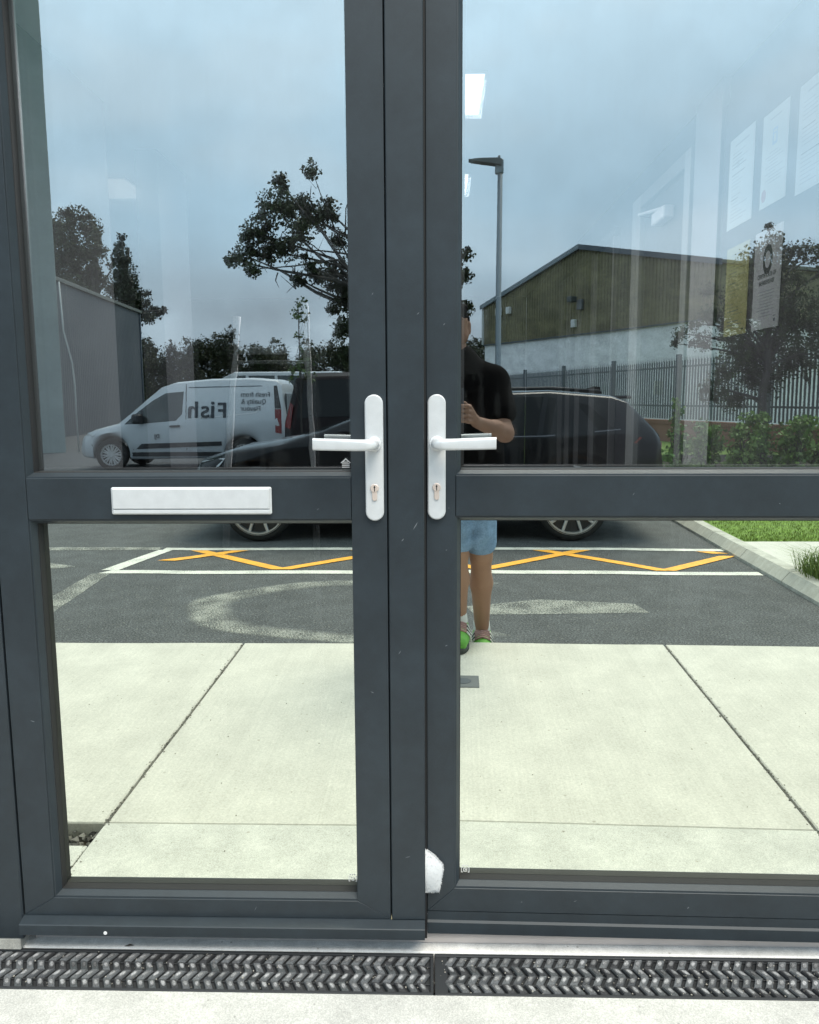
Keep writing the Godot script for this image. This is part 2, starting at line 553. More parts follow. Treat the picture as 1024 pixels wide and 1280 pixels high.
# ------------------------------------------------------------------ skin: smooth union of tapered capsules, meshed with surface nets
func sdf(bones: Array, cell: float, k: float) -> ArrayMesh:
	var lo := Vector3.ONE * 1e9
	var hi := -lo
	for b in bones:
		var r: float = maxf(b[2], b[3]) + cell * 3
		for p in [b[0], b[1]]:
			lo = lo.min(p - Vector3.ONE * r)
			hi = hi.max(p + Vector3.ONE * r)
	var nx := int((hi.x - lo.x) / cell) + 2
	var ny := int((hi.y - lo.y) / cell) + 2
	var nz := int((hi.z - lo.z) / cell) + 2
	var f := PackedFloat32Array()
	f.resize(nx * ny * nz)
	f.fill(1.0)
	for b in bones:
		var a: Vector3 = b[0]
		var ab: Vector3 = b[1] - a
		var l2 := maxf(ab.length_squared(), 1e-9)
		var ra: float = b[2]
		var dr: float = b[3] - ra
		var m := maxf(b[2], b[3]) + cell * 2.5 + k
		var p0 := ((a.min(b[1]) - Vector3.ONE * m - lo) / cell).floor().clamp(Vector3.ZERO, Vector3(nx - 1, ny - 1, nz - 1))
		var p1 := ((a.max(b[1]) + Vector3.ONE * m - lo) / cell).ceil().clamp(Vector3.ZERO, Vector3(nx - 1, ny - 1, nz - 1))
		for z in range(int(p0.z), int(p1.z) + 1):
			for y in range(int(p0.y), int(p1.y) + 1):
				var i := (z * ny + y) * nx + int(p0.x)
				var p := lo + Vector3(p0.x, y, z) * cell - a
				for x in range(int(p0.x), int(p1.x) + 1):
					var t := clampf(p.dot(ab) / l2, 0.0, 1.0)
					var d := (p - ab * t).length() - ra - dr * t
					var o := f[i]
					var h := k - absf(o - d)
					f[i] = minf(o, d) - (h * h / k * 0.25 if h > 0 else 0.0)
					i += 1
					p.x += cell
	var idx := {}
	var v := PackedVector3Array()
	var off := [0, 1, nx, nx + 1, nx * ny, nx * ny + 1, nx * ny + nx, nx * ny + nx + 1]
	var edges := [[0, 1], [2, 3], [4, 5], [6, 7], [0, 2], [1, 3], [4, 6], [5, 7], [0, 4], [1, 5], [2, 6], [3, 7]]
	for z in nz - 1:
		for y in ny - 1:
			var row := (z * ny + y) * nx
			for x in nx - 1:
				var i := row + x
				var s0 := f[i] < 0
				if s0 == (f[i + 1] < 0) and s0 == (f[i + nx] < 0) and s0 == (f[i + nx + 1] < 0) and s0 == (f[i + off[4]] < 0) and s0 == (f[i + off[5]] < 0) and s0 == (f[i + off[6]] < 0) and s0 == (f[i + off[7]] < 0):
					continue
				var sum := Vector3.ZERO
				var n := 0
				for e in edges:
					var a := f[i + off[e[0]]]
					var b := f[i + off[e[1]]]
					if (a < 0) != (b < 0):
						var t := a / (a - b)
						var q := Vector3(e[0] & 1, (e[0] >> 1) & 1, e[0] >> 2)
						sum += q + (Vector3(e[1] & 1, (e[1] >> 1) & 1, e[1] >> 2) - q) * t
						n += 1
				idx[i] = v.size()
				v.append(lo + (Vector3(x, y, z) + sum / n) * cell)
	var ix := PackedInt32Array()
	var step := [1, nx, nx * ny]
	for i in idx:
		for ax in 3:
			var u: int = step[(ax + 1) % 3]
			var w: int = step[(ax + 2) % 3]
			var a := f[i] < 0
			if a == (f[i + step[ax]] < 0): continue
			if not (idx.has(i - u) and idx.has(i - w) and idx.has(i - u - w)): continue
			var q := [idx[i], idx[i - u], idx[i - u - w], idx[i - w]]
			if a: ix.append_array(PackedInt32Array([q[0], q[2], q[1], q[0], q[3], q[2]]))
			else: ix.append_array(PackedInt32Array([q[0], q[1], q[2], q[0], q[2], q[3]]))
	var nn := PackedVector3Array()
	nn.resize(v.size())
	for t in range(0, ix.size(), 3):
		var c := (v[ix[t + 2]] - v[ix[t]]).cross(v[ix[t + 1]] - v[ix[t]])
		for j in 3: nn[ix[t + j]] += c
	for j in nn.size(): nn[j] = nn[j].normalized()
	var arr := []
	arr.resize(Mesh.ARRAY_MAX)
	arr[Mesh.ARRAY_VERTEX] = v; arr[Mesh.ARRAY_NORMAL] = nn; arr[Mesh.ARRAY_INDEX] = ix
	var me := ArrayMesh.new()
	me.add_surface_from_arrays(Mesh.PRIMITIVE_TRIANGLES, arr)
	return me

# ------------------------------------------------------------------ vehicles: x runs from nose (0) to tail, y up from the ground, z across
func at_x(tab: Array, x: float) -> float:
	if x <= tab[0][0]: return tab[0][1]
	for i in tab.size() - 1:
		if x <= tab[i + 1][0]:
			return lerpf(tab[i][1], tab[i + 1][1], (x - tab[i][0]) / maxf(tab[i + 1][0] - tab[i][0], 1e-6))
	return tab[-1][1]

func section(s: Dictionary, x: float) -> Array:
	var yt := at_x(s.top, x)
	var yb := minf(at_x(s.belt, x), yt - 0.05)
	var w := at_x(s.wid, x)
	var bot: float = at_x(s.bottom, x)
	for a in s.arches:
		var d := absf(x - a[0])
		if d < a[2]: bot = maxf(bot, a[1] + sqrt(a[2] * a[2] - d * d))
	bot = minf(bot, yb - 0.06)
	var tw := w - (yt - yb) * float(s.tumble) - 0.02
	var ym := lerpf(bot, yb, 0.5)
	return [Vector2(0, yt), Vector2(tw * 0.72, yt - 0.012), Vector2(tw * 0.95, yt - 0.03), Vector2(tw, yt - 0.05), Vector2(w - 0.012, yb), Vector2(w, yb - 0.05), Vector2(w + 0.012, ym), Vector2(w - 0.01, minf(bot + 0.05, ym - 0.005)), Vector2(w - 0.05, bot), Vector2(0, bot)]

func zside(s: Dictionary, x: float, y: float) -> float:
	var p := section(s, x)
	for i in range(2, 8):
		if y <= p[i].y and y >= p[i + 1].y:
			return lerpf(p[i].x, p[i + 1].x, (p[i].y - y) / maxf(p[i].y - p[i + 1].y, 1e-6))
	return p[3].x if y > p[3].y else p[8].x

func car_body(s: Dictionary) -> ArrayMesh:
	var L: float = s.len
	var xs := []
	var n := int(L / 0.045)
	for i in n + 1: xs.append(L * i / n)
	for t in [s.top, s.belt, s.wid]:
		for q in t: xs.append(clampf(q[0], 0, L))
	for a in s.arches:
		xs.append(a[0] - a[2] - 0.001); xs.append(a[0] - a[2] + 0.001); xs.append(a[0] + a[2] - 0.001); xs.append(a[0] + a[2] + 0.001)
	xs.sort()
	var st := tool(true)
	var prev := []
	var last := -1.0
	for x in xs:
		if x - last < 0.0009 and last >= 0: continue
		last = x
		var p := section(s, x)
		var ring := []
		for q in p: ring.append(Vector3(x, q.y, -q.x))
		for k in range(p.size() - 2, 0, -1): ring.append(Vector3(x, p[k].y, p[k].x))
		if prev:
			for k in ring.size():
				var j := (k + 1) % ring.size()
				quad(st, prev[k], prev[j], ring[j], ring[k])
		else:
			for k in range(1, ring.size() - 1): tri(st, ring[0], ring[k + 1], ring[k])
		prev = ring
	for k in range(1, prev.size() - 1): tri(st, prev[0], prev[k], prev[k + 1])
	return done(st)

func side_patch(s: Dictionary, poly: PackedVector2Array, lift: float, sgn := -1.0, thick := 0.006) -> ArrayMesh:
	var st := tool()
	var p := ccw(poly)
	var ix := Geometry2D.triangulate_polygon(p)
	var v := []
	for q in p: v.append(Vector3(q.x, q.y, sgn * (zside(s, q.x, q.y) + lift)))
	for k in range(0, ix.size(), 3):
		var tr := [v[ix[k]], v[ix[k + 1]], v[ix[k + 2]]]
		face_out(st, tr, tr[0] - Vector3(0, 0, sgn))
	for i in v.size():
		var j := (i + 1) % v.size()
		var back := Vector3(0, 0, -sgn * thick)
		quad(st, v[i] + back, v[j] + back, v[j], v[i])
	return done(st)

func top_patch(s: Dictionary, x0: float, x1: float, inset: float, lift: float) -> ArrayMesh:
	var st := tool(true)
	var prev := []
	for i in 9:
		var x := lerpf(x0, x1, i / 8.0)
		var p := section(s, x)
		var nrm := Vector3(at_x(s.top, x - 0.05) - at_x(s.top, x + 0.05), 0.1, 0).normalized() * lift
		var ring := []
		for q in [-1.0, -0.72, 0.0, 0.72, 1.0]:
			var hw: float = p[3].x - inset
			ring.append(Vector3(x, p[0].y - 0.05 * pow(absf(q), 3) * 0.7, q * hw) + nrm)
		if prev:
			for k in 4: quad(st, prev[k], prev[k + 1], ring[k + 1], ring[k])
		prev = ring
	return done(st)

func wheel(parent: Node, at: Vector3, r: float, width: float, out: float, spokes: int, dark := false, rr := 0.64) -> void:
	var w := Node3D.new()
	w.name = numbered("wheel", parent)
	parent.add_child(w, true)
	w.position = at
	var prof := [[0.0, r * rr], [0.06, r * (rr + 0.04)], [0.02, r * maxf(0.86, rr + 0.08)], [0.12, r * 0.97], [0.3, r], [0.7, r], [0.88, r * 0.97], [0.98, r * maxf(0.86, rr + 0.08)], [1.0, r * rr]]
	var st := tool(true)
	var n := 36
	for i in n:
		var a0 := TAU * i / n; var a1 := TAU * (i + 1) / n
		for k in prof.size() - 1:
			var f := func(q: Array, a: float) -> Vector3: return Vector3(cos(a) * q[1], sin(a) * q[1], out * (width / 2 - q[0] * width))
			var pts := [f.call(prof[k], a0), f.call(prof[k], a1), f.call(prof[k + 1], a1), f.call(prof[k + 1], a0)]
			face_out(st, pts, Vector3(cos(a0) * r * 0.75, sin(a0) * r * 0.75, 0))
	put("tyre", done(st), M.tyre, w)
	var T := Transform3D(Basis(Vector3(1, 0, 0), Vector3(0, 1, 0), Vector3(0, 0, out)), Vector3.ZERO)
	st = tool()
	prism(st, disc(r * (rr + 0.02), 32), -width * 0.1, width * 0.22, 0, T)
	put("rim", done(st), M.alloy_dark if dark else M.alloy_dark, w)
	st = tool()
	for i in n:   # outer lip of the rim
		var a0 := TAU * i / n; var a1 := TAU * (i + 1) / n
		prism(st, PackedVector2Array([Vector2(cos(a0), sin(a0)) * r * (rr - 0.04), Vector2(cos(a0), sin(a0)) * r * (rr + 0.03), Vector2(cos(a1), sin(a1)) * r * (rr + 0.03), Vector2(cos(a1), sin(a1)) * r * (rr - 0.04)]), width * 0.2, width * 0.47, 0, T)
	put("rim_lip", done(st), M.alloy, w)
	for i in spokes:
		var a := TAU * (i + 0.25) / spokes
		st = tool()
		for sd in [-1, 1]:
			var spread: float = 0.62 / spokes * 2.2 * sd
			var p0 := Vector2(cos(a + spread * 0.25), sin(a + spread * 0.25)) * r * 0.12
			var p1 := Vector2(cos(a + spread), sin(a + spread)) * r * (rr - 0.02)
			var nr := (p1 - p0).orthogonal().normalized() * r * 0.045
			prism(st, PackedVector2Array([p0 - nr, p1 - nr * 0.8, p1 + nr * 0.8, p0 + nr]), width * 0.26, width * 0.42, 0.004, T)
		put("spoke", done(st), M.alloy, w)
	st = tool()
	prism(st, disc(r * 0.15, 16), width * 0.2, width * 0.44, 0.004, T)
	put("hub_cap", done(st), M.alloy, w)

func bar_x(lo: Vector3, hi: Vector3, b := 0.004) -> ArrayMesh:
	return box_mesh(lo, hi, b)

# ------------------------------------------------------------------ the scene
func _ready() -> void:
	# camera
	var cam := Camera3D.new()
	cam.name = "camera"
	add_child(cam)
	cam.position = Vector3(0, 1.25, 1.70)
	cam.rotation_degrees = Vector3(-7.9, 1.6, -0.3)
	cam.fov = 64.01
	cam.near = 0.03
	cam.far = 600.0
	cam.current = true
	# sky
	var we := WorldEnvironment.new()
	we.name = "world_environment"
	var env := Environment.new()
	env.background_mode = Environment.BG_SKY
	var sky := Sky.new()
	var pano := PanoramaSkyMaterial.new()
	pano.panorama = sky_picture()
	sky.sky_material = pano
	env.sky = sky
	env.tonemap_mode = Environment.TONE_MAPPER_LINEAR
	env.tonemap_exposure = 1.34
	env.sdfgi_enabled = true
	env.ssao_enabled = true
	env.ssil_enabled = true
	we.environment = env
	add_child(we)
	# sun behind thin cloud, high over the car park
	var sun := DirectionalLight3D.new()
	sun.name = "sun"
	sun.light_energy = 0.9
	sun.light_color = Color(1.0, 0.965, 0.90)
	sun.light_angular_distance = 35.0
	sun.shadow_enabled = true
	add_child(sun)
	sun.look_at_from_position(Vector3(0.22, 0.86, 0.46) * 50.0, Vector3.ZERO)

	make_materials()
	make_ground()
	make_facade()
	make_interior()
	make_left_leaf()
	make_right_leaf()
	make_drain()
	make_small_things()
	make_person()
	make_cars()
	make_buildings()
	make_fence()
	make_trees()
	make_planting()

func sky_picture() -> ImageTexture:
	var w := 640
	var h := 320
	var im := Image.create(w, h, false, Image.FORMAT_RGBF)
	var n := FastNoiseLite.new()
	n.seed = 7
	n.frequency = 1.0
	n.noise_type = FastNoiseLite.TYPE_SIMPLEX_SMOOTH
	n.fractal_octaves = 5
	var n2 := FastNoiseLite.new()
	n2.seed = 21
	n2.frequency = 1.0
	n2.noise_type = FastNoiseLite.TYPE_SIMPLEX_SMOOTH
	n2.fractal_octaves = 4
	for y in h:
		var e := (0.5 - (y + 0.5) / h) * PI
		for x in w:
			var a := (x + 0.5) / w * TAU
			var d := Vector3(cos(e) * sin(a), sin(e), -cos(e) * cos(a))
			if e < 0:
				im.set_pixel(x, y, Color(0.30, 0.31, 0.31))
				continue
			var up := sin(e)
			var c := Vector3(0.50, 0.62, 0.72).lerp(Vector3(0.46, 0.64, 0.78), smoothstep(0.05, 0.22, up))
			c = c.lerp(Vector3(0.62, 0.81, 0.95), smoothstep(0.2, 0.42, up))
			c = c.lerp(Vector3(0.62, 0.76, 0.86), smoothstep(0.5, 0.9, up))
			var q := Vector3(d.x, d.y * 2.2, d.z)
			var k := n.get_noise_3dv(q * 2.0)
			var k2 := n2.get_noise_3dv(Vector3(d.x, d.y * 3.0, d.z) * 3.2 + Vector3(4, 2, 9))
			c *= 1.0 + 0.15 * k
			c *= Vector3(1.005, 1.005, 1.01) * lerpf(1.0, 1.10, smoothstep(0.25, 0.45, up))
			c = c.lerp(Vector3(0.70, 0.80, 0.88), clampf(k2 * 0.8, 0.0, 0.28))
			var low := 1.0 - smoothstep(0.09, 0.19, up)
			c = c.lerp(Vector3(0.26, 0.30, 0.345), clampf(0.40 - k2 * 0.9 + k * 0.5, 0.10, 0.75) * low)
			im.set_pixel(x, y, Color(c.x, c.y, c.z) * 1.2)
	return ImageTexture.create_from_image(im)

func make_ground() -> void:
	tag(put("ground", sheet(-250, 250, -250, 350, -0.16), M.lawn), "grassy ground that reaches the horizon", "ground", "", "structure")
	tag(put("car_park", sheet(-60, 14, 2.31, 46, -0.10), M.asphalt), "dark grey asphalt car park in front of the door", "car park", "", "structure")
	tag(put("sub_base", box_mesh(Vector3(-8, -0.30, -9), Vector3(6, -0.105, 2.295)), M.joint_dark), "dark base under the concrete apron", "ground", "", "structure")
	var pv := Node3D.new()
	pv.name = "pavement"
	add_child(pv)
	tag(pv, "pale concrete apron in front of the glazed door", "pavement", "", "structure")
	var xs := [-7.1, -5.05, -3.01, -0.975, 1.10, 3.15, 5.2]
	for i in xs.size() - 1:
		put("slab", box_mesh(Vector3(xs[i] + 0.005, -0.104, 0.4868), Vector3(xs[i + 1] - 0.005, 0, 2.30), 0.004), M.concrete, pv)
		var z1 := 0.486 if i >= 3 else 0.362
		put("edge_strip", box_mesh(Vector3(xs[i] + (0.004 if i != 3 else 0.0), -0.104, 0.1225), Vector3(xs[i + 1] - 0.003, -0.0006, z1), 0.002), M.concrete_trowelled, pv)
	put("door_sill", box_mesh(Vector3(-7.1, -0.104, -0.30), Vector3(5.2, 0.0005, -0.011), 0.003), M.sill_white, pv)
	# stones in the open strip beside the apron
	rng.seed = 41
	var st := tool()
	for i in 420:
		var c := Vector3(rng.randf_range(-2.2, -0.985), rng.randf_range(-0.05, -0.022), rng.randf_range(0.366, 0.488))
		var r := rng.randf_range(0.006, 0.016)
		st.set_color(Color(1, 0.95, 0.88) * rng.randf_range(0.05, 0.20))
		pebble(st, c, r)
	tag(put("gravel", done(st), M.gravel), "loose grey gravel in the open strip beside the concrete", "gravel", "", "stuff")
	tag(put("service_bed", box_mesh(Vector3(-7, -0.09, 0.363), Vector3(-0.98, -0.05, 0.491)), M.soil), "dark bed of the open strip under the gravel", "ground", "", "structure")
	# crumbs and dirt along the slab joints
	st = tool()
	for i in 900:
		var jx: float = [-0.975, 1.10, -0.975, 1.10, -3.01][i % 5]
		var z := rng.randf_range(0.13, 2.29)
		var off := rng.randf_range(-1, 1)
		st.set_color(Color(1, 0.95, 0.85) * rng.randf_range(0.06, 0.30))
		pebble(st, Vector3(jx + off * absf(off) * 0.016, rng.randf_range(-0.003, 0.0015), z), rng.randf_range(0.0012, 0.0045))
	for i in 160:
		st.set_color(Color(1, 0.93, 0.82) * rng.randf_range(0.08, 0.30))
		pebble(st, Vector3(rng.randf_range(-2.2, 2.2), 0.0008, rng.randf_range(0.14, 2.28)), rng.randf_range(0.001, 0.003))
	tag(put("joint_grit", done(st), M.gravel), "dirt and crumbs along the joints of the concrete apron", "grit", "", "stuff")
	# painted markings
	var y := -0.0955
	var lines := [["near_line", [-2.62, 4.43, 2.36, 4.43, 2.36, 4.55, -2.55, 4.55]], ["far_line", [-2.43, 5.44, 2.40, 5.44, 2.40, 5.55, -2.43, 5.55]], ["bay_line", [-2.64, 4.555, -2.50, 4.555, -2.34, 5.435, -2.46, 5.435]]]
	for l in lines:
		tag(put("painted_line", flat(l[1], y), M.scuffed_paint), {"near_line": "long white painted line nearest the concrete apron", "far_line": "long white painted line nearest the black car", "bay_line": "short bright white line across the left end of the hatching"}[l[0]], "road marking", "", "structure")
	for x0 in [-2.62, -1.20, 0.24, 1.67, 3.10]:
		for s in [-1.0, 1.0]:
			var a := Vector2(x0, 4.59)
			var b := Vector2(x0 + 0.90 * s, 5.43)
			var lo := -2.36
			var hi := 2.37
			var ta := 0.0
			var tb := 1.0
			if a.x < lo: ta = (lo + 0.12 - a.x) / (b.x - a.x) if s > 0 else 2.0
			if a.x > hi: ta = (hi - 0.06 - a.x) / (b.x - a.x) if s < 0 else 2.0
			if b.x < lo: tb = (lo + 0.10 - a.x) / (b.x - a.x) if a.x > lo else -1.0
			if b.x > hi: tb = (hi - 0.03 - a.x) / (b.x - a.x) if a.x < hi else -1.0
			if ta >= tb: continue
			var p := a.lerp(b, ta)
			var q := a.lerp(b, tb)
			var hw := 0.075
			tag(put("hatch_line", flat([p.x - hw, p.y, p.x + hw, p.y, q.x + hw, q.y, q.x - hw, q.y], y + (0.0012 if s > 0 else 0.0)), M.amber_paint), "orange diagonal line of the hatched strip between the white lines", "road marking", "orange hatching lines", "structure")
	tag(put("worn_line", flat([-2.60, 2.6, -2.38, 2.6, -2.52, 4.42, -2.66, 4.42], y), M.worn_paint), "faded white line running from the hatching towards the door", "road marking", "", "structure")
	tag(put("worn_line", flat([-9.0, 5.42, -2.47, 5.42, -2.47, 5.56, -9.0, 5.56], y), M.worn_paint), "faded white line left of the hatching, along its far edge", "road marking", "", "structure")
	tag(put("worn_line", flat([-4.4, 5.30, -4.2, 5.36, -2.9, 4.70, -3.05, 4.62], y), M.worn_paint), "faded diagonal line left of the hatching", "road marking", "", "structure")
	var st2 := tool()
	for i in 48:   # the worn round symbol, fading out at its edges
		var a0 := lerpf(deg_to_rad(58), deg_to_rad(302), i / 48.0)
		var a1 := lerpf(deg_to_rad(58), deg_to_rad(302), (i + 1) / 48.0)
		var c := Vector2(-0.32, 3.42)
		var ks := [1.04, 0.99, 0.86, 0.78]
		var al := [0.0, 1.0, 0.9, 0.0]
		for k in 3:
			for t in [[0, 1, 2], [0, 2, 3]]:
				var q := [[a0, k], [a1, k], [a1, k + 1], [a0, k + 1]]
				for e in [t[0], t[1], t[2]]:
					var ang: float = q[e][0]
					var f := smoothstep(0.0, 5.0, float(i if e in [0, 3] else i + 1)) * smoothstep(0.0, 5.0, float(48 - (i if e in [0, 3] else i + 1)))
					var wob := 1.0 + 0.02 * sin(ang * 7.0)
					st2.set_color(Color(1, 1, 1, al[q[e][1]] * lerpf(0.35, 1.0, f)))
					st2.add_vertex(Vector3(c.x + cos(ang) * 1.26 * ks[q[e][1]] * wob, y, c.y + sin(ang) * 0.78 * ks[q[e][1]] * wob))
	tag(put("worn_symbol", done(st2), M.worn_paint), "faded curved white symbol worn into the asphalt", "road marking", "", "structure")
	tag(put("worn_line", flat([0.15, 3.20, 1.25, 3.30, 1.2, 3.52, 0.6, 3.62, 0.1, 3.40], y), M.worn_paint), "faded white patch right of the worn round symbol", "road marking", "", "structure")
	# kerb, path, lawn at the right
	var kb := Node3D.new()
	kb.name = "kerb"
	add_child(kb)
	tag(kb, "pale concrete kerb with sloped face along the right of the parking bay", "kerb", "", "structure")
	var zz := 2.32
	while zz < 14.0:
		var T := Transform3D(Basis(Vector3(0, 0, 1), Vector3(0, 1, 0), Vector3(-1, 0, 0)), Vector3(2.52 + maxf(0, 3.9 - zz) * 0.0, 0, zz))
		var st3 := tool()
		# profile across the kerb, pulled along z
		var prof := P2([0.0, -0.16, 0.145, -0.16, 0.145, -0.075, 0.085, -0.004, 0.0, 0.0])
		var T2 := Transform3D(Basis(Vector3(-1, 0, 0), Vector3(0, 1, 0), Vector3(0, 0, 1)), Vector3(2.525, 0, zz))
		var mir := PackedVector2Array()
		for q in prof: mir.append(q)
		prism(st3, mir, 0.003, 0.905, 0.0, T2)
		put("kerb_stone", done(st3), M.kerb_concrete, kb)
		zz += 0.91
	tag(put("path", box_mesh(Vector3(2.53, -0.2, 4.25), Vector3(9.0, -0.012, 5.46), 0.004), M.concrete), "pale concrete path beyond the kerb", "path", "", "structure")
	tag(put("verge", box_mesh(Vector3(2.53, -0.2, 2.32), Vector3(9.0, -0.03, 4.245), 0.004), M.soil), "dark soil of the verge by the kerb", "ground", "", "structure")
	tag(put("lawn", box_mesh(Vector3(2.53, -0.2, 5.465), Vector3(13.9, -0.008, 36.0), 0.004), M.lawn), "mown lawn beyond the path", "lawn", "", "structure")
	rng.seed = 77
	var spots := []
	for i in 26000:
		spots.append(Vector3(rng.randf_range(2.55, 6.2), -0.008, 5.47 + pow(rng.randf(), 1.6) * 5.0))
	tag(put("grass", blades(spots, 0.028, 0.0022, Color(0.125, 0.185, 0.022), 78, 0.6), M.blade), "short bright green grass of the lawn", "grass", "", "stuff")
	spots = []
	for i in 420:
		var a := rng.randf_range(0, TAU)
		var r := sqrt(rng.randf())
		spots.append(Vector3(2.64 + cos(a) * r * 0.17, -0.03, 4.02 + sin(a) * r * 0.30))
	tag(put("grass_tuft", blades(spots, 0.27, 0.003, Color(0.11, 0.17, 0.035), 79, 0.95), M.blade), "long grass tuft growing beside the kerb", "grass tuft")

func pebble(st: SurfaceTool, c: Vector3, r: float) -> void:
	var b := Basis(rand_dir(rng), rng.randf_range(0, TAU)).scaled(Vector3(1, 0.7, 1.2) * r)
	var p := []
	for d in [Vector3(1, 0, 0), Vector3(-1, 0, 0), Vector3(0, 1, 0), Vector3(0, -1, 0), Vector3(0, 0, 1), Vector3(0, 0, -1)]: p.append(c + b * (d * rng.randf_range(0.8, 1.2)))
	for q in [[0, 2, 4], [0, 2, 5], [0, 3, 4], [0, 3, 5], [1, 2, 4], [1, 2, 5], [1, 3, 4], [1, 3, 5]]:
		face_out(st, [p[q[0]], p[q[1]], p[q[2]]], c)

func flat(a: Array, y: float) -> ArrayMesh:
	var st := tool()
	var pts := []
	for i in range(0, a.size(), 2): pts.append(Vector3(a[i], y, a[i + 1]))
	face_out(st, pts, pts[0] - Vector3(0, 1, 0))
	return done(st)

# ------------------------------------------------------------------ facade and frame
func make_facade() -> void:
	var f := thing("building_facade", "grey panelled wall of the building round the glazed double door", "building")
	put("wall", box_mesh(Vector3(-7, -0.1, -0.20), Vector3(-1.024, 4.6, -0.022), 0.004), M.galv_dark, f)
	put("wall", box_mesh(Vector3(1.106, -0.1, -0.20), Vector3(5.0, 4.6, -0.022), 0.004), M.galv_dark, f)
	for e in [[-1.022, -2.22], [-2.226, -3.42], [-3.426, -4.62], [-4.626, -5.82], [1.104, 2.30], [2.306, 3.50], [3.506, 4.70]]:
		for r in 5:
			put("panel", box_mesh(Vector3(minf(e[0], e[1]), 0.012 + r * 0.92, -0.0215), Vector3(maxf(e[0], e[1]), 0.922 + r * 0.92, 0.0), 0.003), M.facade, f)
	put("wall", box_mesh(Vector3(-1.020, 2.27, -0.20), Vector3(1.102, 4.6, -0.002), 0.004), M.facade, f)
	put("roof", box_mesh(Vector3(-7, 4.602, -9.0), Vector3(5, 4.8, 0.06), 0.01), M.flashing, f)
	var d := thing("door_frame", "anthracite outer frame that holds both glazed door leaves", "door frame")
	put("jamb", box_mesh(Vector3(-1.019, 0.03, -0.10), Vector3(-0.933, 2.265, 0.004), 0.003), M.anthracite, d)
	put("jamb", box_mesh(Vector3(1.025, 0.03, -0.10), Vector3(1.10, 2.265, 0.004), 0.003), M.anthracite, d)
	put("head", box_mesh(Vector3(-0.931, 2.20, -0.10), Vector3(1.023, 2.265, 0.004), 0.003), M.anthracite, d)
	put("jamb_foot", box_mesh(Vector3(-1.019, 0.001, -0.09), Vector3(-0.944, 0.029, 0.002), 0.002), M.kerb_concrete, d)
	put("threshold", box_mesh(Vector3(-0.932, 0.001, -0.10), Vector3(1.024, 0.032, -0.040), 0.003), M.threshold, d)
	put("threshold_upstand", box_mesh(Vector3(-0.932, 0.0305, -0.085), Vector3(1.024, 0.046, -0.064), 0.003), M.gasket, d)

# one member of a leaf: outline in the leaf's own x-y, chamfered towards the viewer
func member(called: String, parent: Node, a: Array, z0 := -0.080, z1 := 0.0, m: Material = null) -> MeshInstance3D:
	var st := tool()
	prism(st, P2(a), z0, z1, 0.0008)
	return put(called, done(st), m if m else M.anthracite, parent)

# glazing bead: sloped strip along an opening, from the face back to the glass
func beads(parent: Node, x0: float, x1: float, y0: float, y1: float, w := 0.012, zg := -0.040) -> void:
	var ring := func(k: float) -> Array: return [Vector2(x0 - k, y0 - k), Vector2(x1 + k, y0 - k), Vector2(x1 + k, y1 + k), Vector2(x0 - k, y1 + k)]
	var o: Array = ring.call(w)
	var a: Array = ring.call(w * 0.72)
	var b: Array = ring.call(w * 0.12)
	var c: Array = ring.call(0.0)
	for k in 4:
		var j := (k + 1) % 4
		var p := func(q: Array, i: int, z: float) -> Vector3: return Vector3(q[i].x, q[i].y, z)
		var st := tool()
		quad(st, p.call(o, k, -0.003), p.call(o, j, -0.003), p.call(a, j, -0.0035), p.call(a, k, -0.0035))
		quad(st, p.call(a, k, -0.0035), p.call(a, j, -0.0035), p.call(b, j, -0.0165), p.call(b, k, -0.0165))
		quad(st, p.call(b, k, -0.0165), p.call(b, j, -0.0165), p.call(b, j, zg), p.call(b, k, zg))
		put("glazing_bead", done(st), M.anthracite, parent)
		st = tool()
		quad(st, p.call(b, k, -0.0185), p.call(b, j, -0.0185), p.call(c, j, -0.0195), p.call(c, k, -0.0195))
		quad(st, p.call(c, k, -0.0195), p.call(c, j, -0.0195), p.call(c, j, zg - 0.0005), p.call(c, k, zg - 0.0005))
		put("gasket", done(st), M.gasket, parent)

# double-glazed unit: coated outer pane, spacer, clear inner pane
func glazing(parent: Node, called: String, x0: float, x1: float, y0: float, y1: float, m: Material) -> void:
	var g := Node3D.new()
	g.name = numbered(called, parent)
	parent.add_child(g, true)
	var st := tool()
	var w := 0.009
	quad(st, Vector3(x0 - w, y0 - w, -0.041), Vector3(x1 + w, y0 - w, -0.041), Vector3(x1 + w, y1 + w, -0.041), Vector3(x0 - w, y1 + w, -0.041))
	put("outer_pane", done(st), m, g)
	st = tool()
	var z2 := -0.062
	var tw := 0.0032 * (x1 - x0)   # the units are never quite parallel
	quad(st, Vector3(x0 - w, y0 - w, z2 - tw / 2), Vector3(x1 + w, y0 - w, z2 + tw / 2), Vector3(x1 + w, y1 + w, z2 + tw / 2), Vector3(x0 - w, y1 + w, z2 - tw / 2))
	put("inner_pane", done(st), M.inner_pane, g)
	for b in [[x0 - w, x1 + w, y0 - w, y0 + 0.006], [x0 - w, x1 + w, y1 - 0.006, y1 + w], [x0 - w, x0 + 0.006, y0 + 0.0062, y1 - 0.0062], [x1 - 0.006, x1 + w, y0 + 0.0062, y1 - 0.0062]]:
		put("spacer_bar", box_mesh(Vector3(b[0], b[2], -0.058), Vector3(b[1], b[3], -0.044), 0.001), M.spacer, g)

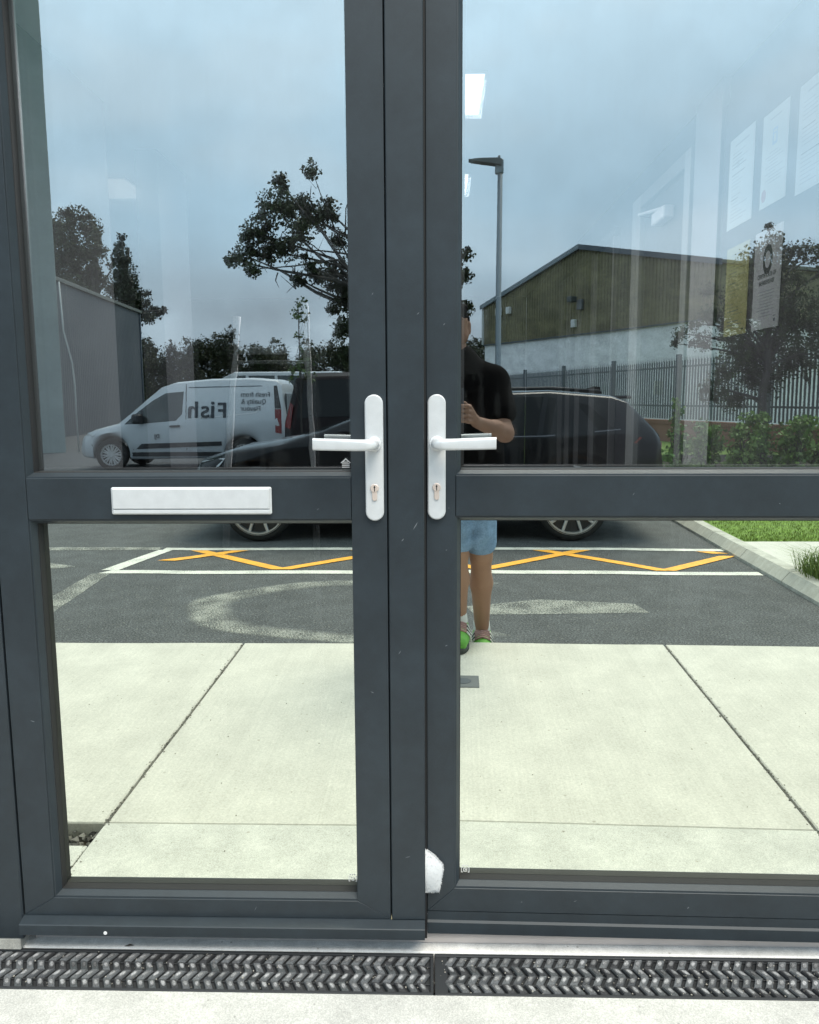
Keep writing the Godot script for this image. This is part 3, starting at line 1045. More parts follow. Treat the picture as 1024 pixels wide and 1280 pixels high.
func handle(parent: Node, cx: float, dir: float) -> void:
	var h := Node3D.new()
	h.name = numbered("handle", parent)
	parent.add_child(h, true)
	var st := tool()
	prism(st, rounded(0.0375, 0.261, 0.0185, 10, Vector2(cx, 1.1275)), 0.0005, 0.0105, 0.0022)
	put("backplate", done(st), M.satin_silver, h)
	# lever: collar, neck, then a flat bar with a softened end
	st = tool(true)
	tube(st, [Vector3(cx, 1.157, 0.0106), Vector3(cx, 1.157, 0.016), Vector3(cx, 1.157, 0.0165)], [0.0155, 0.0150, 0.0125], 24)
	tube(st, [Vector3(cx, 1.157, 0.012), Vector3(cx, 1.157, 0.036)], [0.0115, 0.0112], 20, false)
	# swept bar with a rounded-rectangle section
	var path := []
	for i in 9:
		var a := PI / 2 * i / 8.0
		path.append([Vector3(cx + dir * 0.018 * (1 - cos(a)), 1.157, 0.036 + 0.018 * sin(a)), a])
	for i in 8:
		path.append([Vector3(cx + dir * (0.018 + 0.103 * (i + 1) / 8.0), 1.157 + 0.0005 * i * 0.6, 0.054 - 0.004 * pow((i + 1) / 8.0, 2)), PI / 2])
	var rings := []
	for q in path.size():
		var a: float = path[q][1]
		var d := Vector3(dir * sin(a), 0, cos(a))
		var side := Vector3(cos(a) * dir, 0, -sin(a)) * -1.0
		var t := float(q) / (path.size() - 1)
		var hy := lerpf(0.0112, 0.0122, t)
		var hz := lerpf(0.0112, 0.0062, smoothstep(0.1, 0.8, t))
		var rr := minf(hy, hz) * lerpf(0.98, 0.75, t)
		var ring := []
		for p in rounded(hz * 2, hy * 2, rr, 4): ring.append(path[q][0] + side * p.x + Vector3(0, p.y, 0))
		rings.append(ring)
	for i in rings.size() - 1:
		var c: Vector3 = (path[i][0] + path[i + 1][0]) / 2
		var n: int = rings[i].size()
		for k in n:
			var j := (k + 1) % n
			face_out(st, [rings[i][k], rings[i][j], rings[i + 1][j], rings[i + 1][k]], c)
	st.set_smooth_group(1)
	var last: Array = rings[rings.size() - 1]
	face_out(st, last, path[path.size() - 2][0])
	put("lever", done(st), M.satin_silver, h)
	# euro cylinder
	st = tool()
	var cy := 1.0655
	prism(st, disc(0.0088, 24, Vector2(cx, cy)), 0.0107, 0.0150, 0.0012)
	var keyway := PackedVector2Array()
	prism(st, rounded(0.0105, 0.024, 0.005, 6, Vector2(cx, cy - 0.0145)), 0.0107, 0.0138, 0.0010)
	put("lock_cylinder", done(st), M.nickel, h)
	st = tool()
	prism(st, P2([cx - 0.0009, cy - 0.0065, cx + 0.0009, cy - 0.0065, cx + 0.0009, cy + 0.0055, cx - 0.0009, cy + 0.0055]), 0.0149, 0.0153)
	prism(st, disc(0.0018, 10, Vector2(cx, cy + 0.0022)), 0.01485, 0.01535)
	put("keyway", done(st), M.key_dark, h)

func etched_mark(parent: Node, x: float, y: float, house: bool) -> void:
	# small etched maker's mark in a corner of a pane
	var st := tool()
	var z0 := -0.0409
	var z1 := -0.0405
	var r := func(a: float, b: float, c: float, d: float) -> void:
		prism(st, P2([x + a, y + b, x + c, y + b, x + c, y + d, x + a, y + d]), z0, z1)
	if house:
		prism(st, P2([x - 0.011, y + 0.011, x, y + 0.021, x + 0.011, y + 0.011, x + 0.008, y + 0.0105, x, y + 0.0175, x - 0.008, y + 0.0105]), z0, z1)
		for i in 3: r.call(-0.008, 0.0005 + i * 0.0036, 0.008, 0.0025 + i * 0.0036)
		r.call(-0.006, 0.0115, 0.005, 0.0135)
	else:
		for s in [-1.0, 1.0]:
			r.call(minf(s * 0.0095, s * 0.008), 0.001, maxf(s * 0.0095, s * 0.008), 0.014)
			r.call(minf(s * 0.0085, s * 0.006), 0.001, maxf(s * 0.0085, s * 0.006), 0.0025)
			r.call(minf(s * 0.0085, s * 0.006), 0.0125, maxf(s * 0.0085, s * 0.006), 0.014)
		r.call(-0.0045, 0.003, -0.003, 0.012); r.call(-0.0045, 0.003, 0.0045, 0.0045); r.call(-0.001, 0.0068, 0.0045, 0.0083); r.call(0.003, 0.003, 0.0045, 0.012); r.call(-0.0045, 0.0105, 0.0015, 0.012)
		for i in 3: r.call(-0.007 + i * 0.005, 0.016, -0.004 + i * 0.005, 0.0195)
	put("etched_mark", done(st), M.etched, parent)

func make_left_leaf() -> void:
	var d := thing("glazed_door", "left glazed anthracite door leaf with a white letter plate in its middle rail", "door")
	var xl := -0.929
	var xr := -0.0945
	var il := -0.859
	var ir := -0.169
	var yb := 0.0888
	var yt := 2.195
	var ib := 0.131
	var it := 2.11
	var g := 0.0002
	member("stile", d, [xl, yb, il, ib + g, il, it - g, xl, yt])
	member("stile", d, [xr, yb, xr, yt, ir, it - g, ir, ib + g])
	member("bottom_rail", d, [xl + g * 2, yb, xr - g * 2, yb, ir - g, ib, il + g, ib])
	member("top_rail", d, [xl + g * 2, yt, il + g, it, ir - g, it, xr - g * 2, yt])
	member("middle_rail", d, [il + 0.001, 0.999, ir - 0.001, 0.999, ir - 0.001, 1.0865, il + 0.001, 1.0865])
	beads(d, il + 0.012, ir - 0.0005, ib + 0.012, 0.987)
	beads(d, il + 0.012, ir - 0.0005, 1.0985, it - 0.012)
	glazing(d, "lower_glazing", il + 0.012, ir - 0.0005, ib + 0.012, 0.987, M.lower_pane)
	glazing(d, "upper_glazing", il + 0.012, ir - 0.0005, 1.0985, it - 0.012, M.upper_pane)
	# meeting stile cover that laps over the other leaf
	put("cover_strip", box_mesh(Vector3(-0.0915, 0.0888, -0.010), Vector3(-0.0165, 2.195, 0.0025), 0.0018), M.anthracite, d)
	put("rebate", box_mesh(Vector3(-0.0940, 0.085, -0.068), Vector3(-0.0460, 2.19, -0.0105), 0.002), M.anthracite, d)
	put("meeting_seal", box_mesh(Vector3(-0.0455, 0.034, -0.055), Vector3(-0.0127, 2.19, -0.0106), 0.001), M.gasket, d)
	# weather bar
	var st := tool()
	var T := Transform3D(Basis(Vector3(0, 0, 1), Vector3(0, 1, 0), Vector3(-1, 0, 0)), Vector3(-0.0175, 0, 0))
	prism(st, P2([-0.004, 0.0555, 0.0255, 0.0555, 0.027, 0.057, 0.0270, 0.0800, 0.0255, 0.0818, 0.0030, 0.0880, -0.004, 0.0885]), 0.0, 0.9135, 0.0, T)
	put("weather_bar", done(st), M.anthracite, d)
	# letter plate
	var lp := Node3D.new()
	lp.name = "letter_plate"
	d.add_child(lp)
	put("plate", box_mesh(Vector3(-0.675, 1.0105, 0.0005), Vector3(-0.336, 1.068, 0.0085), 0.0025), M.satin_silver, lp)
	put("flap", box_mesh(Vector3(-0.671, 1.0225, 0.0087), Vector3(-0.340, 1.0655, 0.0125), 0.0022), M.satin_silver, lp)
	put("flap_lip", box_mesh(Vector3(-0.671, 1.0125, 0.0087), Vector3(-0.340, 1.0205, 0.0112), 0.0018), M.satin_silver, lp)
	handle(d, -0.1195, -1.0)
	etched_mark(d, -0.184, 1.1035, true)
	etched_mark(d, -0.183, 0.152, false)
	# screws, chips and paint on the weather bar
	scuffs(d, [[-0.035, 0.985, 0.0024, 0.010], [-0.062, 0.955, 0.0024, 0.004], [-0.055, 0.24, 0.0024, 0.006], [-0.028, 1.42, 0.0024, 0.003], [-0.13, 0.62, 0.0, 0.004], [-0.12, 1.46, 0.0, 0.003], [-0.88, 0.55, 0.0, 0.005], [-0.62, 1.03, 0.0, 0.002], [-0.24, 1.02, 0.0, 0.003], [-0.07, 0.71, 0.0024, 0.005], [-0.40, 0.11, 0.0, 0.006]], 6)
	st = tool()
	prism(st, disc(0.0042, 12, Vector2(-0.735, 0.0640)), 0.0268, 0.0282, 0.0006)
	put("paint_spot", done(st), M.paint_spot, d)
	st = tool()
	prism(st, P2([-0.0945, 0.0815, -0.0915, 0.0815, -0.0912, 0.088, -0.0925, 0.100, -0.0938, 0.090]), -0.006, 0.0005)
	put("paint_spot", done(st), M.seal_dirt, d)

func make_right_leaf() -> void:
	var d := thing("glazed_door", "right glazed anthracite door leaf, set slightly back and standing ajar", "door", Vector3(1.02, 0, 0.0013), deg_to_rad(-1.0))
	var xl := -1.032
	var xr := 0.0
	var il := -0.971
	var ir := -0.072
	var yb := 0.099
	var yt := 2.195
	var ib := 0.155
	var it := 2.11
	var g := 0.0002
	member("stile", d, [xl, yb, il, ib + g, il, it - g, xl, yt])
	member("stile", d, [xr, yb, xr, yt, ir, it - g, ir, ib + g])
	member("bottom_rail", d, [xl + g * 2, yb, xr - g * 2, yb, ir - g, ib, il + g, ib])
	member("top_rail", d, [xl + g * 2, yt, il + g, it, ir - g, it, xr - g * 2, yt])
	member("middle_rail", d, [il + 0.001, 1.003, ir - 0.001, 1.003, ir - 0.001, 1.089, il + 0.001, 1.089])
	beads(d, il + 0.012, ir - 0.012, ib + 0.012, 0.991)
	beads(d, il + 0.012, ir - 0.012, 1.101, it - 0.012)
	glazing(d, "lower_glazing", il + 0.012, ir - 0.012, ib + 0.012, 0.991, M.lower_pane)
	glazing(d, "upper_glazing", il + 0.012, ir - 0.012, 1.101, it - 0.012, M.upper_pane)
	var st := tool()
	var T := Transform3D(Basis(Vector3(0, 0, 1), Vector3(0, 1, 0), Vector3(-1, 0, 0)), Vector3(0.0, 0, 0))
	prism(st, P2([-0.060, 0.046, 0.0045, 0.046, 0.0045, 0.073, -0.001, 0.0765, -0.001, 0.0975, -0.060, 0.0985]), 0.0, 1.032, 0.0, T)
	put("weather_bar", done(st), M.anthracite, d)
	put("meeting_seal", box_mesh(Vector3(-1.062, 0.034, -0.096), Vector3(-1.0325, 2.19, -0.084), 0.001), M.gasket, d)
	handle(d, -1.0105, 1.0)
	scuffs(d, [[-0.99, 0.93, 0.0, 0.002], [-0.985, 1.02, 0.0, 0.002], [-0.99, 0.72, 0.0, 0.003], [-0.995, 1.40, 0.0, 0.003], [-0.60, 1.05, 0.0, 0.003], [-0.70, 0.13, 0.0, 0.004], [-0.45, 0.12, 0.0, 0.003], [-0.82, 0.125, 0.0, 0.002], [-0.30, 1.03, 0.0, 0.002]], 8)
	etched_mark(d, -0.946, 0.168, false)

func scuffs(parent: Node, spots: Array, sd: int) -> void:
	rng.seed = sd
	for q in spots:
		var a := rng.randf_range(-0.5, 1.2)
		var l: float = q[3]
		var d := Vector2(cos(a), sin(a)) * l
		var s := d.orthogonal().normalized() * rng.randf_range(0.0004, 0.0009)
		var c := Vector2(q[0], q[1])
		var st := tool()
		prism(st, PackedVector2Array([c - d, c - d * 0.3 - s, c + d * 0.5 - s * 0.7, c + d, c + d * 0.2 + s, c - d * 0.5 + s * 0.6]), q[2], q[2] + 0.0002)
		put("scuff", done(st), M.scuff, parent)

# ------------------------------------------------------------------ drain
func make_drain() -> void:
	var tops := []
	rng.seed = 9
	for k in 20:   # worn rib variants, two leans, dirtier towards the door
		var st := tool()
		var lean := 0.0068 * (1 if k % 2 == 0 else -1)
		var wear: float = rng.randf_range(0.24, 0.66) * [0.40, 0.65, 1.0, 1.0, 0.8][k / 4]
		var w := 0.0088
		var dz := 0.0138
		var b := [Vector3(-w - lean, -0.012, dz), Vector3(w - lean, -0.012, dz), Vector3(w + lean, -0.012, -dz), Vector3(-w + lean, -0.012, -dz)]
		var m := []
		var t := []
		for q in b: m.append(Vector3(q.x * (0.93 if absf(q.x) > w else 0.86), 0.0045, q.z * 0.97))
		for q in b: t.append(Vector3(q.x * 0.78, 0.0085 + rng.randf_range(-0.0006, 0.0006), q.z * 0.82))
		st.set_color(Color(0.045, 0.048, 0.052))
		for i in 4:
			var j := (i + 1) % 4
			quad(st, b[i], b[j], m[j], m[i])
		st.set_color(Color(0.115, 0.12, 0.126) * rng.randf_range(0.5, 1.7))
		for i in 4:
			var j := (i + 1) % 4
			quad(st, m[i], m[j], t[j], t[i])
		quad(st, t[0], t[1], t[2], t[3])
		# patch worn pale on the crown of the rib
		var n := 9
		var o := []
		var inner_ring := []
		for i in n:
			var a := TAU * i / n
			var r := rng.randf_range(0.72, 1.08)
			var px := cos(a) * 0.0062 * r
			var pz := sin(a) * 0.0098 * r
			px -= pz / dz * lean * 0.9
			o.append(Vector3(px, 0.0091, pz))
			inner_ring.append(Vector3(px * 0.7, 0.0098, pz * 0.7))
		for i in n:
			var j := (i + 1) % n
			st.set_color(Color(1, 1, 1.03) * wear * 0.55)
			quad(st, o[j], o[i], inner_ring[i], inner_ring[j])
			st.set_color(Color(1.0, 1.0, 1.02) * wear * rng.randf_range(0.75, 1.25))
			tri(st, inner_ring[j], inner_ring[i], Vector3(0, 0.0100, 0))
		tops.append(done(st))
	for s in 2:
		var x0 := -1.06 if s == 0 else 0.0045
		var x1 := 0.0015 if s == 0 else 1.066
		var g := thing("drainage_channel", "black drain grating with worn grey pads, %s" % ["the length below the left door leaf" if s == 0 else "the length below the right door leaf"], "drain", Vector3.ZERO, 0.0, "drain gratings along the threshold")
		put("channel", box_mesh(Vector3(x0, -0.12, -0.010), Vector3(x1, -0.0105, 0.1205), 0.001), M.grating_black, g)
		put("rim", box_mesh(Vector3(x0, -0.0103, -0.010), Vector3(x1, -0.0015, -0.001), 0.0015), M.grating_black, g)
		put("rim", box_mesh(Vector3(x0, -0.0103, 0.1130), Vector3(x1, -0.0015, 0.1205), 0.0015), M.grating_black, g)
		for r in 5: put("cross_rib", box_mesh(Vector3(x0, -0.0103, 0.0005 + r * 0.0276), Vector3(x1, -0.0060, 0.0025 + r * 0.0276), 0.0006), M.grating_black, g)
		put("end_web", box_mesh(Vector3(x1 - 0.007 if s == 0 else x0, -0.0102, -0.0008), Vector3(x1 if s == 0 else x0 + 0.028, -0.0035, 0.1128), 0.001), M.grating_black, g)
		for r in 4:
			for i in 42:
				var x := (-0.021 - i * 0.0245) if s == 0 else (0.040 + i * 0.0245)
				var k := (clampi(r + (rng.randi() % 3) - 1 + (rng.randi() % 2), 0, 4) * 2 + rng.randi() % 2) * 2 + (r % 2)
				var o := put("grating_pad", tops[k], M.grating, g, Vector3(x + (0.0 if r % 2 == 0 else 0.0), -0.0102, 0.0150 + r * 0.0276))
				o.rotation = Vector3(rng.randf_range(-0.03, 0.03), rng.randf_range(-0.03, 0.03), rng.randf_range(-0.03, 0.03))
	var gt := tool()
	for i in 520:
		gt.set_color(Color(1, 0.93, 0.82) * rng.randf_range(0.08, 0.40))
		pebble(gt, Vector3(rng.randf_range(-1.0, 1.0), rng.randf_range(-0.0085, -0.0005), rng.randf_range(-0.006, 0.115)), rng.randf_range(0.0008, 0.0026))
	tag(put("grit", done(gt), M.gravel), "grit and small stones caught in the drain gratings", "grit", "", "stuff")

func make_small_things() -> void:
	# soft white block wedged between the leaves
	var t := thing("foam_wedge", "white fluffy wedge stuck between the two door leaves near the bottom", "wedge", Vector3(0.0, 0.152, 0.0))
	var outline := P2([-0.030, 0.012, -0.014, 0.0, 0.013, 0.001, 0.0165, 0.012, 0.0225, 0.052, 0.021, 0.064, 0.005, 0.084, -0.016, 0.100, -0.030, 0.100])
	rng.seed = 5
	var st := tool(true)
	var T := Transform3D(Basis(), Vector3(0, 0, 0))
	prism(st, outline, -0.0155, -0.0035, 0.0)
	put("block", done(st), M.foam, t)
	st = tool()
	for i in 2600:
		var p := Vector2(rng.randf_range(-0.029, 0.024), rng.randf_range(0, 0.1))
		var ins := Geometry2D.is_point_in_polygon(p, outline)
		if not ins:
			continue
		var d := (rand_dir(rng) + Vector3(0.2, 0.1, 0.9)).normalized()
		var s := d.cross(rand_dir(rng)).normalized() * 0.0007
		var a := Vector3(p.x, p.y, rng.randf_range(-0.012, -0.0036))
		tri(st, a - s, a + s, a + d * rng.randf_range(0.002, 0.0055))
	for i in 700:   # pile along the outline
		var e := rng.randi() % outline.size()
		var q := outline[e].lerp(outline[(e + 1) % outline.size()], rng.randf())
		var c := (q - Vector2(0, 0.05)).normalized()
		var a := Vector3(q.x, q.y, rng.randf_range(-0.013, -0.0036))
		var d := (Vector3(c.x, c.y, 0.3) + rand_dir(rng) * 0.5).normalized()
		var s := d.cross(rand_dir(rng)).normalized() * 0.0007
		tri(st, a - s, a + s, a + d * rng.randf_range(0.002, 0.005))
	tag(put("pile", done(st), M.foam, t), "", "", "", "stuff")
	# dead leaf on the sill
	st = tool()
	face_out(st, [Vector3(-0.012, 0.0, 0.0), Vector3(-0.002, 0.003, 0.004), Vector3(0.012, 0.001, -0.001), Vector3(0.001, 0.004, -0.003)], Vector3(0, -1, 0))
	var lf := put("dead_leaf", done(st), M.soil, null, Vector3(-0.70, 0.0015, -0.016))
	tag(lf, "small dark dead leaf on the pale sill under the left door", "leaf")
	# small cover in the apron
	var c := thing("drain_cover", "small square grey cover let into the concrete near the photographer", "cover", Vector3(0.075, 0.0, 1.70))
	put("plate", box_mesh(Vector3(-0.07, -0.002, -0.075), Vector3(0.07, 0.004, 0.075), 0.002), M.galvanised, c)
	st = tool()
	prism(st, disc(0.035, 20), 0.0042, 0.006, 0.0005, Transform3D(Basis(Vector3(1, 0, 0), Vector3(0, 0, -1), Vector3(0, 1, 0)), Vector3.ZERO))
	put("cap", done(st), M.galv_dark, c)

# ------------------------------------------------------------------ interior seen through the upper panes
func make_interior() -> void:
	var inner := func(called: String, lo: Vector3, hi: Vector3, m: Material, what: String, cat: String) -> void:
		tag(put(called, box_mesh(lo, hi), m), what, cat, "", "structure")
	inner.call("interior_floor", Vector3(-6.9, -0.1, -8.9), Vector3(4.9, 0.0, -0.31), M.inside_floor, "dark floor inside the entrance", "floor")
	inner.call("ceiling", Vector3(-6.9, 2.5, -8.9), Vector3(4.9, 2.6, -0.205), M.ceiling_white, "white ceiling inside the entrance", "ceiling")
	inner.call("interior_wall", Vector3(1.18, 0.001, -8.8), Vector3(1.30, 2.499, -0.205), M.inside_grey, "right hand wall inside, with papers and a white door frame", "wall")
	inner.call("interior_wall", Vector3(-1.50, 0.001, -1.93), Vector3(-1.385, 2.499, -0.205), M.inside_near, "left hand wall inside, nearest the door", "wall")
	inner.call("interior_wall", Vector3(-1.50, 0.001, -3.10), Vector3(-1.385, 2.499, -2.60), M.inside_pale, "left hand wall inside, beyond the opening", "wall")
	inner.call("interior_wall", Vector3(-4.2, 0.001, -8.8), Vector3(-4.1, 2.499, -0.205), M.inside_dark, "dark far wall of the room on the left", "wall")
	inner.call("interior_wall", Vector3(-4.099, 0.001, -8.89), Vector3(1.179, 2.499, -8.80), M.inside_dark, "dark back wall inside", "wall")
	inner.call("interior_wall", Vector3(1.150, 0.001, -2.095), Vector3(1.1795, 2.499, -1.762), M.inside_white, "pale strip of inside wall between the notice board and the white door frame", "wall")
	# ceiling lights
	var k := 0
	for p in [[-0.060, -1.89, 0.265], [-0.060, -3.32, 0.265], [-2.06, -3.32, 0.32]]:
		var l := thing("ceiling_light", ["square ceiling light panel nearest the door", "square ceiling light panel further in", "square ceiling light panel in the room on the left"][k], "ceiling light", Vector3(p[0], 2.5, p[1]), 0.0, "ceiling light panels")
		put("frame", box_mesh(Vector3(-p[2] - 0.012, -0.012, -0.232), Vector3(p[2] + 0.012, -0.002, 0.232), 0.002), M.box_white, l)
		put("light_panel", box_mesh(Vector3(-p[2], -0.016, -0.22), Vector3(p[2], -0.0121, 0.22)), M.panel_glow if k < 2 else M.panel_dim, l)
		var a := AreaLight3D.new()
		a.name = "area_light"
		a.area_size = Vector2(p[2] * 2, 0.44)
		a.light_energy = 2.6 if k < 2 else 0.06
		a.light_color = Color(0.98, 0.99, 1.0)
		a.shadow_enabled = true
		a.position = Vector3(0, -0.02, 0)
		a.rotation_degrees = Vector3(-90, 0, 0)
		l.add_child(a)
		k += 1
	# notice board with papers
	tag(put("notice_board", box_mesh(Vector3(1.162, 0.9, -1.755), Vector3(1.179, 2.39, -0.30), 0.003), M.board), "dark board on the right wall inside that carries the papers", "board")
	paper(-1.678, -1.428, 1.893, 2.228, Color(0.69, 0.73, 0.73), 1, "printed white paper at the far end of the upper row on the inside wall")
	paper(-1.355, -1.140, 1.902, 2.213, Color(0.71, 0.75, 0.745), 2, "white certificate with a blue emblem and a red seal on the inside wall")
	paper(-1.067, -0.820, 1.884, 2.212, Color(0.71, 0.75, 0.76), 3, "printed white paper at the near end of the upper row on the inside wall")
	paper(-1.659, -1.427, 1.484, 1.819, Color(0.55, 0.55, 0.37), 4, "printed yellow paper at the far end of the lower row on the inside wall")
	paper(-1.374, -1.139, 1.485, 1.823, Color(0.66, 0.68, 0.69), 5, "white membership certificate with a dark ring emblem on the inside wall")
	# white door frame with a grey door and its closer
	var fr := thing("interior_door", "grey interior door in a white frame on the right wall inside", "door", Vector3(1.179, 0, 0))
	put("jamb", box_mesh(Vector3(-0.045, 0.001, -2.185), Vector3(-0.001, 2.335, -2.10), 0.002), M.joinery_white, fr)
	put("jamb", box_mesh(Vector3(-0.045, 0.001, -3.15), Vector3(-0.001, 2.335, -2.97), 0.002), M.joinery_white, fr)
	put("head", box_mesh(Vector3(-0.045, 2.27, -2.969), Vector3(-0.001, 2.334, -2.186), 0.002), M.mullion_white, fr)
	put("door", box_mesh(Vector3(-0.02, 0.005, -2.965), Vector3(-0.002, 2.265, -2.19), 0.002), M.door_grey, fr)
	put("closer", box_mesh(Vector3(-0.075, 2.10, -2.62), Vector3(-0.021, 2.16, -2.40), 0.006), M.box_white, fr)
	var st := tool()
	tube(st, [Vector3(-0.05, 2.165, -2.5), Vector3(-0.11, 2.18, -2.72), Vector3(-0.03, 2.20, -2.86)], [0.009, 0.008, 0.008], 8)
	put("closer_arm", done(st), M.box_white, fr)
	# glazed screen further in
	var sc := thing("interior_screen", "slim white glazing bars of the screen beyond the interior door", "screen", Vector3(1.179, 0, 0))
	for z in [-3.66, -4.34, -4.95, -5.42, -5.82]:
		put("mullion", box_mesh(Vector3(-0.04, 0.001, z - 0.018), Vector3(-0.001, 2.25, z + 0.018), 0.002), M.mullion_white, sc)
	put("head", box_mesh(Vector3(-0.04, 2.2505, -5.85), Vector3(-0.001, 2.30, -3.63), 0.002), M.door_grey, sc)
	put("pane", box_mesh(Vector3(-0.006, 0.05, -5.80), Vector3(-0.002, 2.25, -3.65)), M.inside_dark, sc)
	# pale pole rack behind the left leaf
	var rk := thing("pole_rack", "two mottled pale poles joined by two crossbars behind the left upper pane", "rack", Vector3(0, 0, -1.2))
	for p in [[[-0.676, 1.535, -0.733, 0.99, -0.78, 0.0], 0], [[-0.438, 1.58, -0.424, 0.99, -0.40, 0.0], 1]]:
		st = tool(true)
		var q: Array = p[0]
		var pts := []
		rng.seed = 60 + p[1]
		for i in 26:
			var y := lerpf(q[1], q[5], i / 25.0)
			var x: float = lerpf(q[2], q[0], (y - q[3]) / (q[1] - q[3])) if y > q[3] else lerpf(q[4], q[2], y / q[3])
			pts.append(Vector3(x + rng.randf_range(-0.003, 0.003), y, rng.randf_range(-0.003, 0.003)))
		var rr := []
		for i in 26: rr.append(0.0115 * rng.randf_range(0.7, 1.3))
		tube(st, pts, rr, 7)
		put("pole", done(st), M.birch_pole, rk)
	put("crossbar", box_mesh(Vector3(-0.680, 1.405, -0.004), Vector3(-0.468, 1.430, 0.004), 0.002), M.joinery_white, rk)
	put("crossbar", box_mesh(Vector3(-0.684, 1.372, -0.004), Vector3(-0.434, 1.384, 0.004), 0.002), M.joinery_white, rk)

func paper(z0: float, z1: float, y0: float, y1: float, c: Color, kind: int, label: String) -> void:
	var W := 176
	var H := 256
	var im := Image.create(W, H, false, Image.FORMAT_RGB8)
	im.fill(c)
	var r := RandomNumberGenerator.new()
	r.seed = kind * 7
	var ink := Color(0.25, 0.30, 0.34)
	var pale := c.lerp(ink, 0.35)
	if kind == 5:
		for y in H:
			for x in W:
				var d := Vector2((x - 88) / 0.8, y - 78)
				if absf(d.length() - 30) < 8 and y > 20: im.set_pixel(x, y, Color(0.08, 0.10, 0.16))
		for i in 9:
			var w := r.randi_range(60, 120)
			im.fill_rect(Rect2i(88 - w / 2, 158 + i * 8, w, 2), pale)
		im.fill_rect(Rect2i(16, 238, 30, 2), pale)
		im.fill_rect(Rect2i(140, 226, 16, 2), ink)
		im.fill_rect(Rect2i(143, 234, 11, 8), ink)
	else:
		for i in 20:
			var y := 44 + i * 10
			if i in [5, 11]: continue
			var w := r.randi_range(50, 130)
			im.fill_rect(Rect2i(22, y, w, 2), pale if r.randf() < 0.7 else ink)
		im.fill_rect(Rect2i(40, 22, 96, 5), pale)
		if kind == 2:
			im.fill(c)
			im.fill_rect(Rect2i(70, 52, 34, 44), Color(0.55, 0.66, 0.75))
			im.fill_rect(Rect2i(76, 58, 22, 5), c)
			im.fill_rect(Rect2i(80, 68, 14, 20), c)
			im.fill_rect(Rect2i(50, 20, 76, 4), pale)
			for i in 10: im.fill_rect(Rect2i(88 - 20 - r.randi_range(10, 40), 112 + i * 9, r.randi_range(50, 110), 2), pale)
			for y in H:
				for x in W:
					if Vector2(x - 26, y - 222).length() < 17: im.set_pixel(x, y, Color(0.55, 0.38, 0.40))
		if kind == 4: im.fill_rect(Rect2i(140, 240, 18, 4), Color(0.15, 0.15, 0.1))
		if kind == 1: im.fill_rect(Rect2i(60, 70, 14, 20), pale)
	var m := mat("paper_%d" % kind, Color.WHITE, 0.8)
	m.albedo_texture = ImageTexture.create_from_image(im)
	var t := thing("certificate", label, "certificate", Vector3(1.1615, (y0 + y1) / 2, (z0 + z1) / 2), -PI / 2, "papers pinned up inside")
	var w := (z1 - z0) / 2
	var h := (y1 - y0) / 2
	put("sheet", box_mesh(Vector3(-w, -h, 0.0002), Vector3(w, h, 0.0012)), M.box_white, t)
	var st := tool()
	var q := [[-w, -h, 0, 1], [w, -h, 1, 1], [w, h, 1, 0], [-w, h, 0, 0]]
	for i in [0, 2, 1, 0, 3, 2]:
		st.set_uv(Vector2(q[i][2], q[i][3]))
		st.add_vertex(Vector3(q[i][0], q[i][1], 0.0015))
	put("print", done(st), m, t)
	if kind == 5:
		for i in 2:
			var tx := text_mesh(["CERTIFICATE OF", "MEMBERSHIP"][i], 0.0205, 0.0004, true)
			tx.horizontal_alignment = HORIZONTAL_ALIGNMENT_CENTER
			put("lettering", tx, M.print_dark, t, Vector3(0, 0.013 - i * 0.024, 0.0018))

